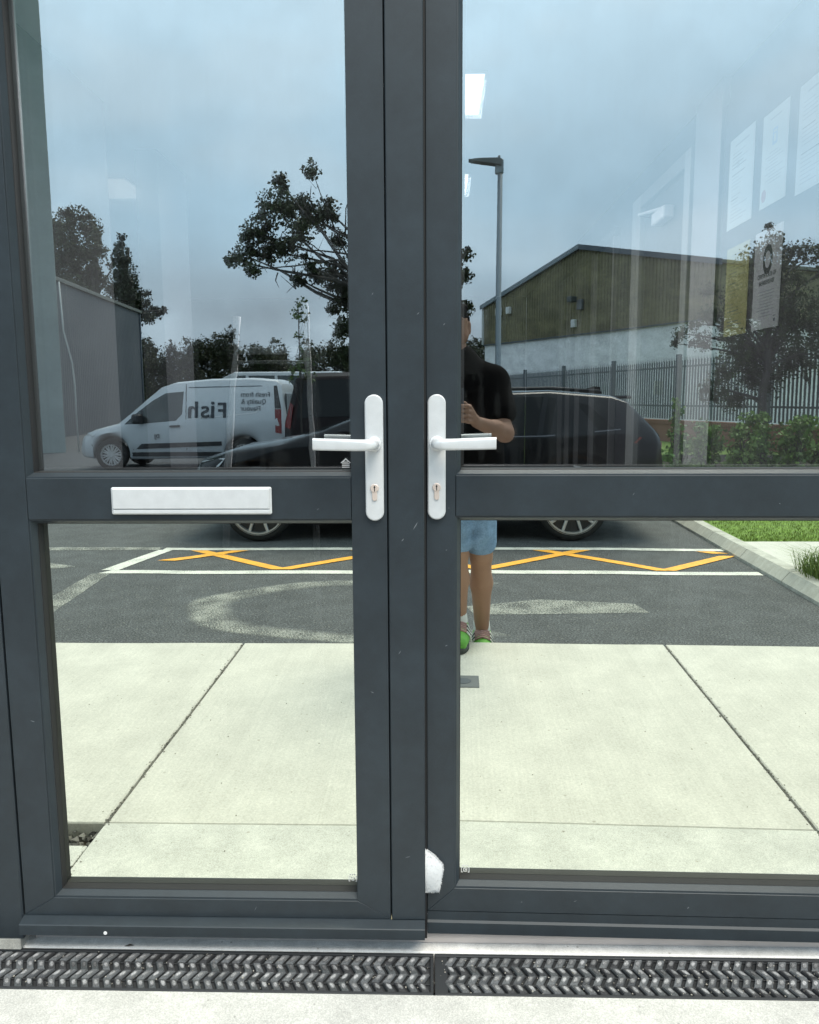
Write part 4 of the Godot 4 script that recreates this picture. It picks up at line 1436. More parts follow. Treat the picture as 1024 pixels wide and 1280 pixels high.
# ------------------------------------------------------------------ the photographer
func make_person() -> void:
	var o := Vector3(0.075, 0, 2.22)
	var p := thing("person", "person in a black T-shirt, denim shorts and green trainers photographing the door with a phone", "person")
	var V := func(x: float, y: float, z: float) -> Vector3: return Vector3(x, y, z)
	var sk := []
	# trunk, neck, head
	sk.append([Vector3(0.02, 0.98, 2.25), Vector3(0.13, 0.98, 2.25), 0.115, 0.115])
	sk.append([Vector3(0.075, 1.0, 2.25), Vector3(0.075, 1.30, 2.235), 0.12, 0.13])
	sk.append([Vector3(0.07, 1.35, 2.23), Vector3(0.20, 1.315, 2.225), 0.070, 0.062])
	sk.append([Vector3(0.07, 1.35, 2.23), Vector3(-0.05, 1.315, 2.225), 0.070, 0.062])
	sk.append([Vector3(0.065, 1.38, 2.225), Vector3(0.028, 1.53, 2.195), 0.054, 0.050])
	# legs
	for l in [[0.015, 0.045, 0.055, 0.085, 2.31, 0.48, 2.235], [0.14, 0.168, 0.178, -0.01, 2.50, 0.455, 2.33]]:
		var hip := Vector3(l[0], 0.90, 2.25)
		var knee := Vector3(l[1], l[5], l[6])
		var ank := Vector3(l[2], l[3], l[4])
		sk.append([hip, knee, 0.085, 0.056])
		sk.append([knee, knee.lerp(ank, 0.35) + Vector3(0, 0, 0.012), 0.052, 0.056])
		sk.append([knee.lerp(ank, 0.35) + Vector3(0, 0, 0.012), ank, 0.056, 0.036])
		sk.append([ank, ank + Vector3(0, -0.04, 0.02), 0.036, 0.036])
	# arms to the wrists
	for a in [[0.232, 0.268, 0.128], [-0.105, -0.140, -0.055]]:
		var sh := Vector3(a[0] - 0.01 * signf(a[0]), 1.318, 2.215)
		var el := Vector3(a[1], 1.085, 2.055)
		var wr := Vector3(a[2], 1.145, 1.835)
		sk.append([sh, el, 0.050, 0.038])
		sk.append([el, el.lerp(wr, 0.35), 0.039, 0.039])
		sk.append([el.lerp(wr, 0.35), wr, 0.039, 0.026])
	var st := SurfaceTool.new()
	st.begin(Mesh.PRIMITIVE_TRIANGLES)
	st.append_from(sdf(sk, 0.013, 0.03), 0, Transform3D())
	# head
	var hd := []
	var hc := Vector3(0.022, 1.605, 2.195)
	hd.append([hc + Vector3(0, 0, 0.012), hc + Vector3(0, 0.006, -0.014), 0.074, 0.072])
	hd.append([hc + Vector3(0, -0.03, -0.035), hc + Vector3(0, -0.085, -0.052), 0.058, 0.036])
	hd.append([hc + Vector3(-0.03, -0.06, -0.02), hc + Vector3(0.03, -0.06, -0.02), 0.046, 0.046])
	hd.append([hc + Vector3(0, -0.012, -0.083), hc + Vector3(0, -0.045, -0.105), 0.010, 0.014])
	hd.append([hc + Vector3(-0.014, -0.078, -0.088), hc + Vector3(0.014, -0.078, -0.088), 0.011, 0.011])
	hd.append([hc + Vector3(-0.03, 0.008, -0.076), hc + Vector3(0.03, 0.008, -0.076), 0.012, 0.012])
	for s in [-1.0, 1.0]:
		hd.append([hc + Vector3(s * 0.074, -0.005, 0.004), hc + Vector3(s * 0.078, -0.042, -0.002), 0.013, 0.010])
	hd.append([hc + Vector3(0, -0.05, 0.01), hc + Vector3(0, -0.14, 0.02), 0.052, 0.052])
	st.append_from(sdf(hd, 0.005, 0.018), 0, Transform3D())
	# hands round the phone
	for s in [1.0, -1.0]:
		var mx := func(x: float) -> float: return x if s > 0 else 0.072 - x
		var hn := []
		var P := func(x: float, y: float, z: float) -> Vector3: return Vector3(mx.call(x), y, z)
		hn.append([P.call(0.130, 1.145, 1.840), P.call(0.118, 1.158, 1.79), 0.026, 0.022])
		for i in 4:
			var ky: float = 1.212 - 0.0205 * i
			hn.append([P.call(0.120, 1.156, 1.80), P.call(0.100 - 0.002 * absf(i - 1.2), ky, 1.747), 0.021, 0.0115])
		for i in 4:
			var ky: float = 1.212 - 0.0205 * i
			var lf: float = [0.0, 0.006, 0.002, -0.010][i]
			var k0: Vector3 = P.call(0.100 - 0.002 * absf(i - 1.2), ky, 1.747)
			var k1: Vector3 = P.call(0.089, ky + 0.002, 1.706)
			var k2: Vector3 = P.call(0.066 - lf * 0.4, ky + 0.004, 1.692)
			var k3: Vector3 = P.call(0.046 - lf, ky + 0.005, 1.6965)
			hn.append([k0, k1, 0.0098, 0.0088]); hn.append([k1, k2, 0.0088, 0.0080]); hn.append([k2, k3, 0.0080, 0.0070])
		hn.append([P.call(0.118, 1.165, 1.79), P.call(0.100, 1.205, 1.763), 0.0155, 0.0115])
		hn.append([P.call(0.100, 1.205, 1.763), P.call(0.078, 1.226, 1.738), 0.0105, 0.0095])
		hn.append([P.call(0.078, 1.226, 1.738), P.call(0.056, 1.232, 1.728), 0.0095, 0.0080])
		st.append_from(sdf(hn, 0.0033, 0.006), 0, Transform3D())
	put("body", st.commit(), M.skin, p)
	# face
	for s in [-1.0, 1.0]:
		var e := Node3D.new()
		e.name = numbered("eye", p)
		p.add_child(e, true)
		e.position = hc + Vector3(s * 0.029, -0.008, -0.079)
		var sp := SphereMesh.new()
		sp.radius = 0.0105; sp.height = 0.021; sp.radial_segments = 14; sp.rings = 8
		put("eyeball", sp, M.eye_white, e)
		var ir := SphereMesh.new()
		ir.radius = 0.0055; ir.height = 0.011; ir.radial_segments = 10; ir.rings = 6
		put("iris", ir, M.eye_dark, e, Vector3(0, -0.002, -0.0065))
		var eb := tool(true)
		tube(eb, [hc + Vector3(s * 0.012, 0.014, -0.088), hc + Vector3(s * 0.03, 0.018, -0.087), hc + Vector3(s * 0.048, 0.010, -0.076)], [0.003, 0.0035, 0.002], 6)
		put("eyebrow", done(eb), M.hair, p)
	var mo := tool(true)
	tube(mo, [hc + Vector3(-0.022, -0.077, -0.092), hc + Vector3(0, -0.075, -0.1005), hc + Vector3(0.022, -0.077, -0.092)], [0.002, 0.0042, 0.002], 8)
	put("mouth", done(mo), M.lip, p)
	var hr := []
	hr.append([hc + Vector3(0, 0.016, 0.024), hc + Vector3(0, 0.030, -0.018), 0.076, 0.070])
	hr.append([hc + Vector3(-0.03, 0.062, -0.035), hc + Vector3(0.03, 0.060, -0.035), 0.032, 0.032])
	hr.append([hc + Vector3(0, -0.03, 0.05), hc + Vector3(0, -0.06, 0.048), 0.048, 0.036])
	for s in [-1.0, 1.0]: hr.append([hc + Vector3(s * 0.064, 0.02, 0.0), hc + Vector3(s * 0.068, -0.02, 0.018), 0.018, 0.012])
	rng.seed = 91
	for i in 26:
		var d := rand_dir(rng)
		d.y = absf(d.y)
		hr.append([hc + Vector3(0, 0.02, 0.0) + d * 0.066, hc + Vector3(0, 0.024, 0) + d * 0.083, 0.012, 0.007])
	put("hair", sdf(hr, 0.0055, 0.012), M.hair, p)
	# shirt
	var sh := []
	sh.append([Vector3(0.0, 0.90, 2.25), Vector3(0.15, 0.90, 2.25), 0.128, 0.128])
	sh.append([Vector3(0.01, 1.0, 2.25), Vector3(0.03, 1.28, 2.235), 0.135, 0.135])
	sh.append([Vector3(0.14, 1.0, 2.25), Vector3(0.12, 1.28, 2.235), 0.135, 0.135])
	sh.append([Vector3(0.07, 1.37, 2.225), Vector3(0.203, 1.325, 2.22), 0.094, 0.086])
	sh.append([Vector3(0.07, 1.37, 2.225), Vector3(-0.08, 1.325, 2.22), 0.094, 0.086])
	sh.append([Vector3(0.068, 1.38, 2.225), Vector3(0.066, 1.435, 2.215), 0.088, 0.070])
	for a in [[0.222, 0.258], [-0.095, -0.133]]:
		sh.append([Vector3(a[0], 1.325, 2.215), Vector3(a[1], 1.185, 2.115), 0.073, 0.068])
	put("shirt", sdf(sh, 0.011, 0.035), M.shirt, p)
	# shorts
	var so := []
	so.append([Vector3(0.015, 0.86, 2.25), Vector3(0.14, 0.86, 2.25), 0.122, 0.122])
	for l in [[0.015, 0.045, 2.237, 0.545], [0.14, 0.166, 2.318, 0.525]]:
		so.append([Vector3(l[0], 0.86, 2.25), Vector3(l[1], l[3], l[2]), 0.102, 0.080])
	rng.seed = 17
	for i in 26:   # creases
		var l: Array = [[0.03, 2.24], [0.155, 2.29]][i % 2]
		var y := rng.randf_range(0.50, 0.80)
		so.append([Vector3(l[0] + rng.randf_range(-0.06, 0.06), y, l[1] - 0.06), Vector3(l[0] + rng.randf_range(-0.06, 0.06), y + rng.randf_range(-0.1, 0.1), l[1] - 0.07), 0.027, 0.022])
	put("shorts", sdf(so, 0.010, 0.02), M.denim, p)
	# shoes and socks
	for l in [[0.055, 0.0, 2.31], [0.178, -0.0945, 2.50]]:
		var a := Vector3.ZERO
		var s := Node3D.new()
		s.position = Vector3(l[0], l[1], l[2])
		s.scale = Vector3.ONE * 1.12
		s.name = numbered("shoe", p)
		p.add_child(s, true)
		var up := []
		up.append([a + Vector3(0, 0.055, 0.03), a + Vector3(0, 0.085, 0.0), 0.045, 0.040])
		up.append([a + Vector3(0, 0.05, 0.0), a + Vector3(0, 0.048, -0.10), 0.046, 0.044])
		up.append([a + Vector3(0, 0.045, -0.10), a + Vector3(0, 0.040, -0.165), 0.044, 0.037])
		put("upper", sdf(up, 0.007, 0.02), M.shoe_green, s)
		var sl := tool(true)
		var ol := PackedVector2Array()
		for i in 28:
			var t := TAU * i / 28
			ol.append(Vector2(cos(t) * (0.047 + 0.006 * sin(t)), sin(t) * 0.142 + 0.066))
		prism(sl, ol, 0.002, 0.026, 0.004, Transform3D(Basis(Vector3(1, 0, 0), Vector3(0, 0, -1), Vector3(0, 1, 0)), a))
		put("sole", done(sl), M.shoe_sole, s)
		for i in 5:
			var z := -0.035 - 0.022 * i
			var y := 0.106 - 0.0026 * i
			var lc := tool(true)
			tube(lc, [a + Vector3(-0.034, y - 0.014, z), a + Vector3(0, y, z - 0.004), a + Vector3(0.034, y - 0.014, z)], [0.0055, 0.006, 0.0055], 6)
			put("lace", done(lc), M.shoe_lace, s)
			for sd in [-1.0, 1.0]:
				var sp := tool(true)
				tube(sp, [a + Vector3(sd * 0.036, y - 0.014, z), a + Vector3(sd * 0.052, 0.058, z + 0.012), a + Vector3(sd * 0.054, 0.03, z + 0.02)], [0.005, 0.005, 0.004], 5)
				put("stripe", done(sp), M.sock if i % 2 == 0 else M.shoe_sole, s)
		put("sock", sdf([[a + Vector3(0, 0.10, 0.0), a + Vector3(-0.002, 0.130, -0.006), 0.041, 0.039]], 0.008, 0.01), M.sock, s)
	# the phone is held, so it is a thing of its own
	var ph := thing("phone", "dark phone held up in both hands by the person", "phone", Vector3(0.0, 0, 0))
	put("case", box_mesh(Vector3(-0.004, 1.142, 1.7045), Vector3(0.0735, 1.292, 1.7130), 0.003), M.phone, ph)
	put("screen", box_mesh(Vector3(-0.001, 1.146, 1.7131), Vector3(0.0705, 1.288, 1.7136), 0.0002), M.car_glass, ph)
	for i in 2:
		var st2 := tool()
		prism(st2, disc(0.0068, 18, Vector2(0.020, 1.272 - i * 0.020)), 0.0, 0.002, 0.0005, Transform3D(Basis(Vector3(1, 0, 0), Vector3(0, 1, 0), Vector3(0, 0, -1)), Vector3(0, 0, 1.7044)))
		put("lens", done(st2), M.key_dark, ph)

# ------------------------------------------------------------------ vehicles
func make_cars() -> void:
	# black car: nose to the left, flank towards the door
	var L := 4.36
	var ox := -2.36
	var s := {"len": L, "tumble": 0.42, "arches": [[0.70, 0.33, 0.39], [3.47, 0.33, 0.39]],
		"top": [[0.0, 0.66], [0.10, 0.78], [0.48, 0.90], [0.92, 0.972], [1.30, 1.075], [1.62, 1.195], [2.05, 1.345], [2.5, 1.415], [3.26, 1.437], [3.84, 1.386], [3.99, 1.335], [4.17, 1.155], [4.30, 1.03], [4.33, 0.97], [4.36, 0.70]],
		"belt": [[0.0, 0.58], [0.3, 0.76], [0.95, 0.925], [2.0, 0.955], [3.2, 0.985], [3.9, 1.03], [4.3, 0.96], [4.36, 0.62]],
		"wid": [[0.0, 0.55], [0.12, 0.72], [0.4, 0.86], [0.9, 0.905], [3.4, 0.91], [4.0, 0.86], [4.25, 0.78], [4.36, 0.66]],
		"bottom": [[0.0, 0.30], [0.3, 0.22], [0.9, 0.20], [3.6, 0.20], [4.1, 0.28], [4.36, 0.42]]}
	var c := thing("black_car", "black car with sloping tail and alloy wheels parked side-on to the door", "car", Vector3(ox, -0.1, 5.86 + 0.92))
	put("body", car_body(s), M.car_black, c)
	for q in [["side_window", [1.55, 0.975, 2.32, 0.985, 2.32, 1.33, 2.16, 1.33]], ["side_window", [2.37, 0.985, 3.13, 1.005, 3.20, 1.36, 2.37, 1.345]], ["side_window", [3.18, 1.008, 3.84, 1.065, 3.62, 1.28, 3.25, 1.355]]]:
		for sd in [-1.0, 1.0]: put(q[0], side_patch(s, P2(q[1]), 0.004, sd), M.car_glass, c)
	put("windscreen", top_patch(s, 1.0, 2.0, 0.05, 0.005), M.car_glass, c)
	put("rear_window", top_patch(s, 3.96, 4.26, 0.08, 0.005), M.car_glass, c)
	for sd in [-1.0, 1.0]:
		put("window_trim", side_patch(s, P2([1.50, 0.958, 3.2, 0.99, 3.90, 1.05, 3.90, 1.06, 3.2, 1.0, 1.50, 0.968]), 0.006, sd), M.chrome, c)
		put("headlight", side_patch(s, P2([0.06, 0.62, 0.34, 0.72, 0.40, 0.80, 0.12, 0.755]), 0.012, sd), M.lamp_lens, c)
		put("tail_light", side_patch(s, P2([4.02, 0.93, 4.33, 0.86, 4.34, 0.92, 4.08, 0.985]), 0.012, sd), M.tail_red, c)
		put("sill", side_patch(s, P2([1.2, 0.24, 3.1, 0.24, 3.1, 0.34, 1.2, 0.34]), 0.012, sd), M.trim_black, c)
		for x in [1.42, 2.34, 3.16]: put("door_seam", side_patch(s, P2([x, 0.36, x + 0.007, 0.36, x + 0.007, 0.93, x, 0.93]), 0.002, sd, 0.003), M.trim_black, c)
		for x in [2.08, 2.98]: put("door_handle", side_patch(s, P2([x, 0.855, x + 0.19, 0.86, x + 0.19, 0.885, x, 0.88]), 0.025, sd, 0.02), M.car_black, c)
	var st := tool()
	box(st, Vector3(1.50, 0.96, -1.08), Vector3(1.62, 1.08, -0.90), 0.025)
	put("mirror", done(st), M.car_black, c)
	st = tool()
	box(st, Vector3(1.50, 0.96, 0.90), Vector3(1.62, 1.08, 1.08), 0.025)
	put("mirror", done(st), M.car_black, c)
	st = tool()
	prism(st, P2([3.58, 1.405, 3.86, 1.375, 3.84, 1.455, 3.78, 1.462]), -0.02, 0.02, 0.008)
	put("roof_fin", done(st), M.car_black, c)
	put("spoiler", box_mesh(Vector3(3.84, 1.335, -0.52), Vector3(4.06, 1.365, 0.52), 0.012), M.car_black, c)
	st = tool(true)
	for z in [-0.58, 0.58]: tube(st, [Vector3(2.3, 1.40, z), Vector3(2.7, 1.435, z), Vector3(3.3, 1.44, z), Vector3(3.75, 1.41, z)], [0.012, 0.016, 0.016, 0.012], 8)
	put("roof_rail", done(st), M.trim_black, c)
	for x in [0.70, 3.47]:
		for sd in [-1.0, 1.0]: wheel(c, Vector3(x, 0.335, sd * 0.79), 0.335, 0.23, sd, 5, true, 0.78)
	# white van with lettering, nose to the left
	var v := {"len": 4.06, "tumble": 0.16, "arches": [[0.70, 0.30, 0.37], [3.25, 0.30, 0.37]],
		"top": [[0.0, 0.55], [0.06, 0.66], [0.35, 0.80], [0.85, 0.925], [1.10, 1.12], [1.40, 1.38], [1.68, 1.60], [1.95, 1.69], [2.6, 1.745], [3.4, 1.76], [3.9, 1.72], [3.98, 1.64], [4.06, 0.9]],
		"belt": [[0.0, 0.48], [0.3, 0.70], [0.9, 0.84], [1.3, 0.88], [2.2, 0.95], [3.9, 0.98], [4.06, 0.7]],
		"wid": [[0.0, 0.55], [0.15, 0.74], [0.5, 0.87], [1.0, 0.90], [3.7, 0.90], [4.0, 0.86], [4.06, 0.80]],
		"bottom": [[0.0, 0.26], [0.4, 0.22], [3.7, 0.24], [4.06, 0.34]]}
	var w := thing("white_van", "white panel van with dark Fish lettering on its side and its nose to the left", "van", Vector3(-6.84, -0.1, 13.7 + 0.92))
	put("body", car_body(v), M.van_white, w)
	for sd in [-1.0, 1.0]:
		put("side_window", side_patch(v, P2([0.98, 0.885, 1.30, 0.895, 1.98, 0.955, 2.10, 1.08, 2.13, 1.50, 1.78, 1.47, 1.52, 1.33, 1.24, 1.12]), 0.004, sd), M.van_glass, w)
		put("door_pillar", side_patch(v, P2([1.30, 0.895, 1.335, 0.895, 1.335, 1.17, 1.30, 1.15]), 0.008, sd), M.trim_black, w)
		put("lower_trim", side_patch(v, P2([1.20, 0.42, 2.85, 0.48, 2.85, 0.56, 1.30, 0.52]), 0.012, sd), M.trim_black, w)
		put("sill", side_patch(v, P2([1.12, 0.28, 2.84, 0.28, 2.84, 0.36, 1.12, 0.36]), 0.010, sd), M.trim_black, w)
		put("front_bumper", side_patch(v, P2([0.02, 0.30, 0.34, 0.30, 0.33, 0.50, 0.02, 0.50]), 0.012, sd), M.trim_black, w)
		put("headlight", side_patch(v, P2([0.08, 0.53, 0.36, 0.66, 0.52, 0.80, 0.22, 0.72]), 0.012, sd), M.lamp_lens, w)
		put("tail_light", side_patch(v, P2([3.87, 0.72, 3.985, 0.70, 3.975, 1.16, 3.86, 1.16]), 0.012, sd), M.tail_red, w)
		put("rear_pillar_trim", side_patch(v, P2([3.86, 1.17, 3.975, 1.17, 3.90, 1.60, 3.84, 1.60]), 0.010, sd), M.trim_black, w)
		put("door_handle", side_patch(v, P2([1.86, 0.83, 2.06, 0.84, 2.06, 0.875, 1.86, 0.865]), 0.03, sd, 0.02), M.trim_black, w)
		for x in [1.14, 2.17, 2.93]: put("door_seam", side_patch(v, P2([x, 0.40, x + 0.012, 0.40, x + 0.012, 0.93, x, 0.93]), 0.003, sd, 0.003), M.trim_black, w)
		put("door_seam", side_patch(v, P2([2.17, 0.98, 2.182, 0.98, 2.182, 1.64, 2.17, 1.64]), 0.003, sd, 0.003), M.trim_black, w)
		put("panel_line", side_patch(v, P2([2.22, 1.565, 3.62, 1.585, 3.62, 1.60, 2.22, 1.58]), 0.003, sd, 0.003), M.galv_dark, w)
		put("panel_line", side_patch(v, P2([2.2, 0.985, 3.48, 1.10, 3.62, 1.22, 3.63, 1.21, 3.5, 1.085, 2.2, 0.972]), 0.003, sd, 0.003), M.box_white, w)
	put("windscreen", top_patch(v, 0.92, 1.62, 0.08, 0.006), M.van_glass, w)
	put("rear_window", box_mesh(Vector3(4.02, 1.05, -0.6), Vector3(4.05, 1.45, 0.6), 0.004), M.van_glass, w)
	st = tool()
	box(st, Vector3(1.20, 0.90, -1.12), Vector3(1.36, 1.08, -0.93), 0.03)
	put("mirror", done(st), M.trim_black, w)
	for x in [0.70, 3.25]:
		for sd in [-1.0, 1.0]: wheel(w, Vector3(x, 0.305, sd * 0.79), 0.305, 0.2, sd, 10 if x < 1 else 10)
	# lettering on the flank that faces the door
	var words := [["Fish", 0.40, 2.98, 1.14, true], ["direct", 0.10, 2.72, 1.03, false], ["Fresh from", 0.115, 3.78, 1.43, false], ["Quality &", 0.115, 3.70, 1.30, false], ["Flavour", 0.115, 3.60, 1.17, false], ["DJ", 0.11, 1.66, 0.66, true]]
	for q in words:
		var t := put("lettering", text_mesh(q[0], q[1], 0.006, q[4]), M.van_letter, w)
		t.rotation = Vector3(0.0, PI, 0)
		t.rotation_order = EULER_ORDER_YXZ
		t.rotation.x = -0.16 if q[3] > 0.9 else 0.0
		t.position = Vector3(q[2], q[3], -(zside(v, q[2] - 0.3, q[3]) + 0.008))
	# dark people carrier seen from behind
	var m := {"len": 4.5, "tumble": 0.25, "arches": [[0.9, 0.33, 0.38], [3.6, 0.33, 0.38]],
		"top": [[0.0, 0.7], [0.2, 0.9], [1.0, 1.02], [1.9, 1.66], [2.4, 1.74], [4.0, 1.74], [4.2, 1.68], [4.42, 1.1], [4.5, 0.8]],
		"belt": [[0.0, 0.6], [0.3, 0.84], [1.0, 0.98], [4.2, 1.05], [4.5, 0.7]],
		"wid": [[0.0, 0.6], [0.3, 0.88], [1.0, 0.95], [4.2, 0.95], [4.5, 0.86]],
		"bottom": [[0.0, 0.3], [0.4, 0.22], [4.1, 0.24], [4.5, 0.36]]}
	var pc := thing("people_carrier", "tall dark maroon people carrier parked tail towards the door, right of the white van", "car", Vector3(-1.22, -0.1, 10.0 + 4.5), PI / 2)
	put("body", car_body(m), M.car_maroon, pc)
	put("rear_window", top_patch(m, 4.22, 4.42, 0.06, 0.006), M.car_glass, pc)
	for sd in [-1.0, 1.0]:
		put("side_window", side_patch(m, P2([1.7, 1.06, 4.1, 1.10, 3.95, 1.60, 2.2, 1.60]), 0.004, sd), M.car_glass, pc)
		put("tail_light", side_patch(m, P2([4.25, 0.95, 4.42, 0.92, 4.38, 1.25, 4.22, 1.3]), 0.012, sd), M.tail_red, pc)
		for x in [0.9, 3.6]: wheel(pc, Vector3(x, 0.33, sd * 0.83), 0.33, 0.22, sd, 5)
	put("bumper", box_mesh(Vector3(4.46, 0.40, -0.80), Vector3(4.56, 0.62, 0.80), 0.02), M.trim_black, pc)
	put("number_plate", box_mesh(Vector3(4.50, 0.74, -0.26), Vector3(4.53, 0.85, 0.26), 0.004), M.box_white, pc)
	# white minibus beyond the van
	var b := {"len": 5.6, "tumble": 0.08, "arches": [[0.9, 0.34, 0.4], [4.2, 0.34, 0.4]],
		"top": [[0.0, 0.9], [0.3, 1.1], [0.8, 1.3], [1.4, 2.1], [1.8, 2.28], [5.4, 2.30], [5.6, 2.15]],
		"belt": [[0.0, 0.7], [0.6, 1.1], [1.2, 1.22], [5.6, 1.25]],
		"wid": [[0.0, 0.7], [0.4, 0.95], [1.0, 1.0], [5.6, 1.0]],
		"bottom": [[0.0, 0.3], [5.6, 0.35]]}
	var mb := thing("minibus", "white minibus with a row of dark windows parked beyond the lettered van", "minibus", Vector3(-8.6, -0.1, 27.5))
	put("body", car_body(b), M.van_white, mb)
	for sd in [-1.0, 1.0]:
		for q in [[1.5, 2.2], [2.3, 3.2], [3.3, 4.3], [4.4, 5.35]]:
			put("window", side_patch(b, P2([q[0], 1.32, q[1], 1.32, q[1], 2.14, q[0] + (0.42 if q[0] < 2 else 0.0), 2.14]), 0.005, sd), M.van_glass, mb)
		for x in [0.9, 4.2]: wheel(mb, Vector3(x, 0.34, sd * 0.88), 0.34, 0.22, sd, 6)
	put("windscreen", top_patch(b, 0.85, 1.4, 0.1, 0.006), M.van_glass, mb)

# ------------------------------------------------------------------ buildings
func cladding(st: SurfaceTool, x0: float, x1: float, pitch: float, depth: float, ylo: Callable, yhi: Callable) -> void:
	# trapezoid sheet in local x-y, ribs towards -z
	var n := int((x1 - x0) / pitch)
	var pr := [[0.0, 0.0], [0.45, 0.0], [0.6, -1.0], [0.85, -1.0], [1.0, 0.0]]
	for i in n:
		for k in 4:
			var a: float = x0 + (i + pr[k][0]) * pitch
			var b: float = x0 + (i + pr[k + 1][0]) * pitch
			var za: float = pr[k][1] * depth
			var zb: float = pr[k + 1][1] * depth
			quad(st, Vector3(b, ylo.call(b), zb), Vector3(a, ylo.call(a), za), Vector3(a, yhi.call(a), za), Vector3(b, yhi.call(b), zb))

func make_buildings() -> void:
	# olive gabled warehouse
	var A := Vector3(1.30, 0, 44.2)
	var B := Vector3(9.58, 0, 29.8)
	var d := B - A
	var W := d.length()
	var wh := thing("warehouse", "gabled warehouse with olive ribbed cladding over a white rendered wall", "warehouse", A, atan2(-d.z, d.x))
	var eave := 6.15
	var peak := 7.95
	var top := func(x: float) -> float: return eave + (peak - eave) * (1.0 - absf(x / W * 2.0 - 1.0))
	var lo := func(_x: float) -> float: return 4.15
	var st := tool()
	cladding(st, 0.0, W, 0.21, 0.045, lo, top)
	put("gable_cladding", done(st), M.olive_cladding, wh)
	put("wall", box_mesh(Vector3(0.05, -0.2, 0.06), Vector3(W - 0.05, 4.149, 26.0)), M.white_render, wh)
	put("drip_flashing", box_mesh(Vector3(0, 4.10, -0.06), Vector3(W, 4.148, 0.055), 0.005), M.galv_dark, wh)
	st = tool()
	prism(st, P2([0.05, 4.15, W - 0.05, 4.15, W - 0.05, eave - 0.05, W / 2, peak - 0.05, 0.05, eave - 0.05]), 0.06, 26.0)
	put("upper_wall", done(st), M.olive_cladding, wh)
	for k in 2:
		st = tool()
		var xa := 0.0 if k == 0 else W
		var e := [Vector3(xa - (0.15 if k == 0 else -0.15), eave - 0.05, -0.12), Vector3(W / 2, peak + 0.01, -0.12), Vector3(W / 2, peak + 0.01, 26.2), Vector3(xa - (0.15 if k == 0 else -0.15), eave - 0.05, 26.2)]
		face_out(st, e, Vector3(W / 2, 0, 13))
		var e2 := []
		for q in e: e2.append(q + Vector3(0, 0.12, 0))
		face_out(st, e2, Vector3(W / 2, 0, 13))
		for i in 4: face_out(st, [e[i], e[(i + 1) % 4], e2[(i + 1) % 4], e2[i]], (e[0] + e2[2]) / 2)
		put("roof", done(st), M.roof_sheet, wh)
		st = tool()
		var q0 := Vector2(e[0].x, e[0].y - 0.08)
		var q1 := Vector2(W / 2, peak - 0.07)
		prism(st, PackedVector2Array([q0, q1, q1 + Vector2(0, 0.22), q0 + Vector2(0, 0.22)]), -0.16, -0.121)
		put("verge_flashing", done(st), M.galv_dark if k == 1 else M.lamp_grey, wh)
	put("corner_flashing", box_mesh(Vector3(-0.08, 4.15, -0.07), Vector3(0.10, eave, 0.058), 0.005), M.flashing, wh)
	# lamps and boxes on the gable
	var fl := Node3D.new()
	fl.name = "floodlight"
	wh.add_child(fl)
	put("housing", box_mesh(Vector3(W * 0.485, 5.55, -0.55), Vector3(W * 0.485 + 0.35, 5.80, -0.20), 0.03), M.lamp_head, fl)
	put("bracket", box_mesh(Vector3(W * 0.485 + 0.3, 5.2, -0.20), Vector3(W * 0.485 + 0.65, 5.65, -0.06), 0.02), M.galvanised, fl)
	put("alarm_box", box_mesh(Vector3(W * 0.48, 4.45, -0.22), Vector3(W * 0.48 + 0.28, 4.80, -0.06), 0.02), M.box_white, wh)
	put("alarm_box", box_mesh(Vector3(1.55, 5.55, -0.25), Vector3(1.95, 5.95, -0.06), 0.03), M.box_white, wh)
	put("alarm_box", box_mesh(Vector3(2.55, 5.55, -0.25), Vector3(2.85, 5.90, -0.06), 0.03), M.box_white, wh)
	# dark grey ribbed building on the left: its corner stands left of the van
	var G := Vector3(-14.55, 0, 39.4)
	var F := Vector3(-12.6, 0, 18.0)
	d = F - G
	var GL := d.length()
	var gb := thing("grey_building", "dark grey ribbed industrial building behind the white van", "building", G, atan2(-d.z, d.x) + PI)
	# local x runs from the near end (-GL) to the corner (0); the visible face looks to +x of the world
	st = tool()
	var g0 := func(_x: float) -> float: return -0.1
	var g1 := func(_x: float) -> float: return 5.48
	cladding(st, -GL, 0.0, 0.22, 0.025, g0, g1)
	put("cladding", done(st), M.grey_cladding, gb)
	put("wall", box_mesh(Vector3(-GL, -0.2, 0.02), Vector3(-0.02, 5.48, 22.0)), M.grey_cladding, gb)
	put("roof", box_mesh(Vector3(-GL, 5.485, -0.12), Vector3(0.08, 5.62, 22.0), 0.01), M.roof_sheet, gb)
	put("corner_flashing", box_mesh(Vector3(-0.1, -0.1, -0.07), Vector3(0.06, 5.48, 0.015), 0.005), M.galv_dark, gb)
	# tall pale wing nearer by
	var pw := thing("pale_building", "tall pale grey-green rendered end of a building at the far left", "building", Vector3(-9.46, 0, 19.2), deg_to_rad(-27.0))
	put("wall", box_mesh(Vector3(-9.0, -0.2, 0.0), Vector3(0.0, 12.4, 8.0), 0.02), M.pale_render, pw)
	put("roof", box_mesh(Vector3(-9.0, 12.402, -0.1), Vector3(0.1, 12.6, 8.0), 0.02), M.flashing, pw)
	st = tool(true)
	tube(st, [Vector3(0.06, 4.2, -0.06), Vector3(0.10, 3.0, -0.07), Vector3(0.26, 2.2, -0.07), Vector3(0.30, 1.6, -0.06), Vector3(0.30, -0.1, -0.06)], [0.022], 8)
	put("downpipe", done(st), M.flashing, pw)
	# street lamp
	var lp := thing("street_lamp", "slim grey street lamp with a flat head, in front of the warehouse", "street lamp", Vector3(0.815, -0.1, 15.2))
	st = tool(true)
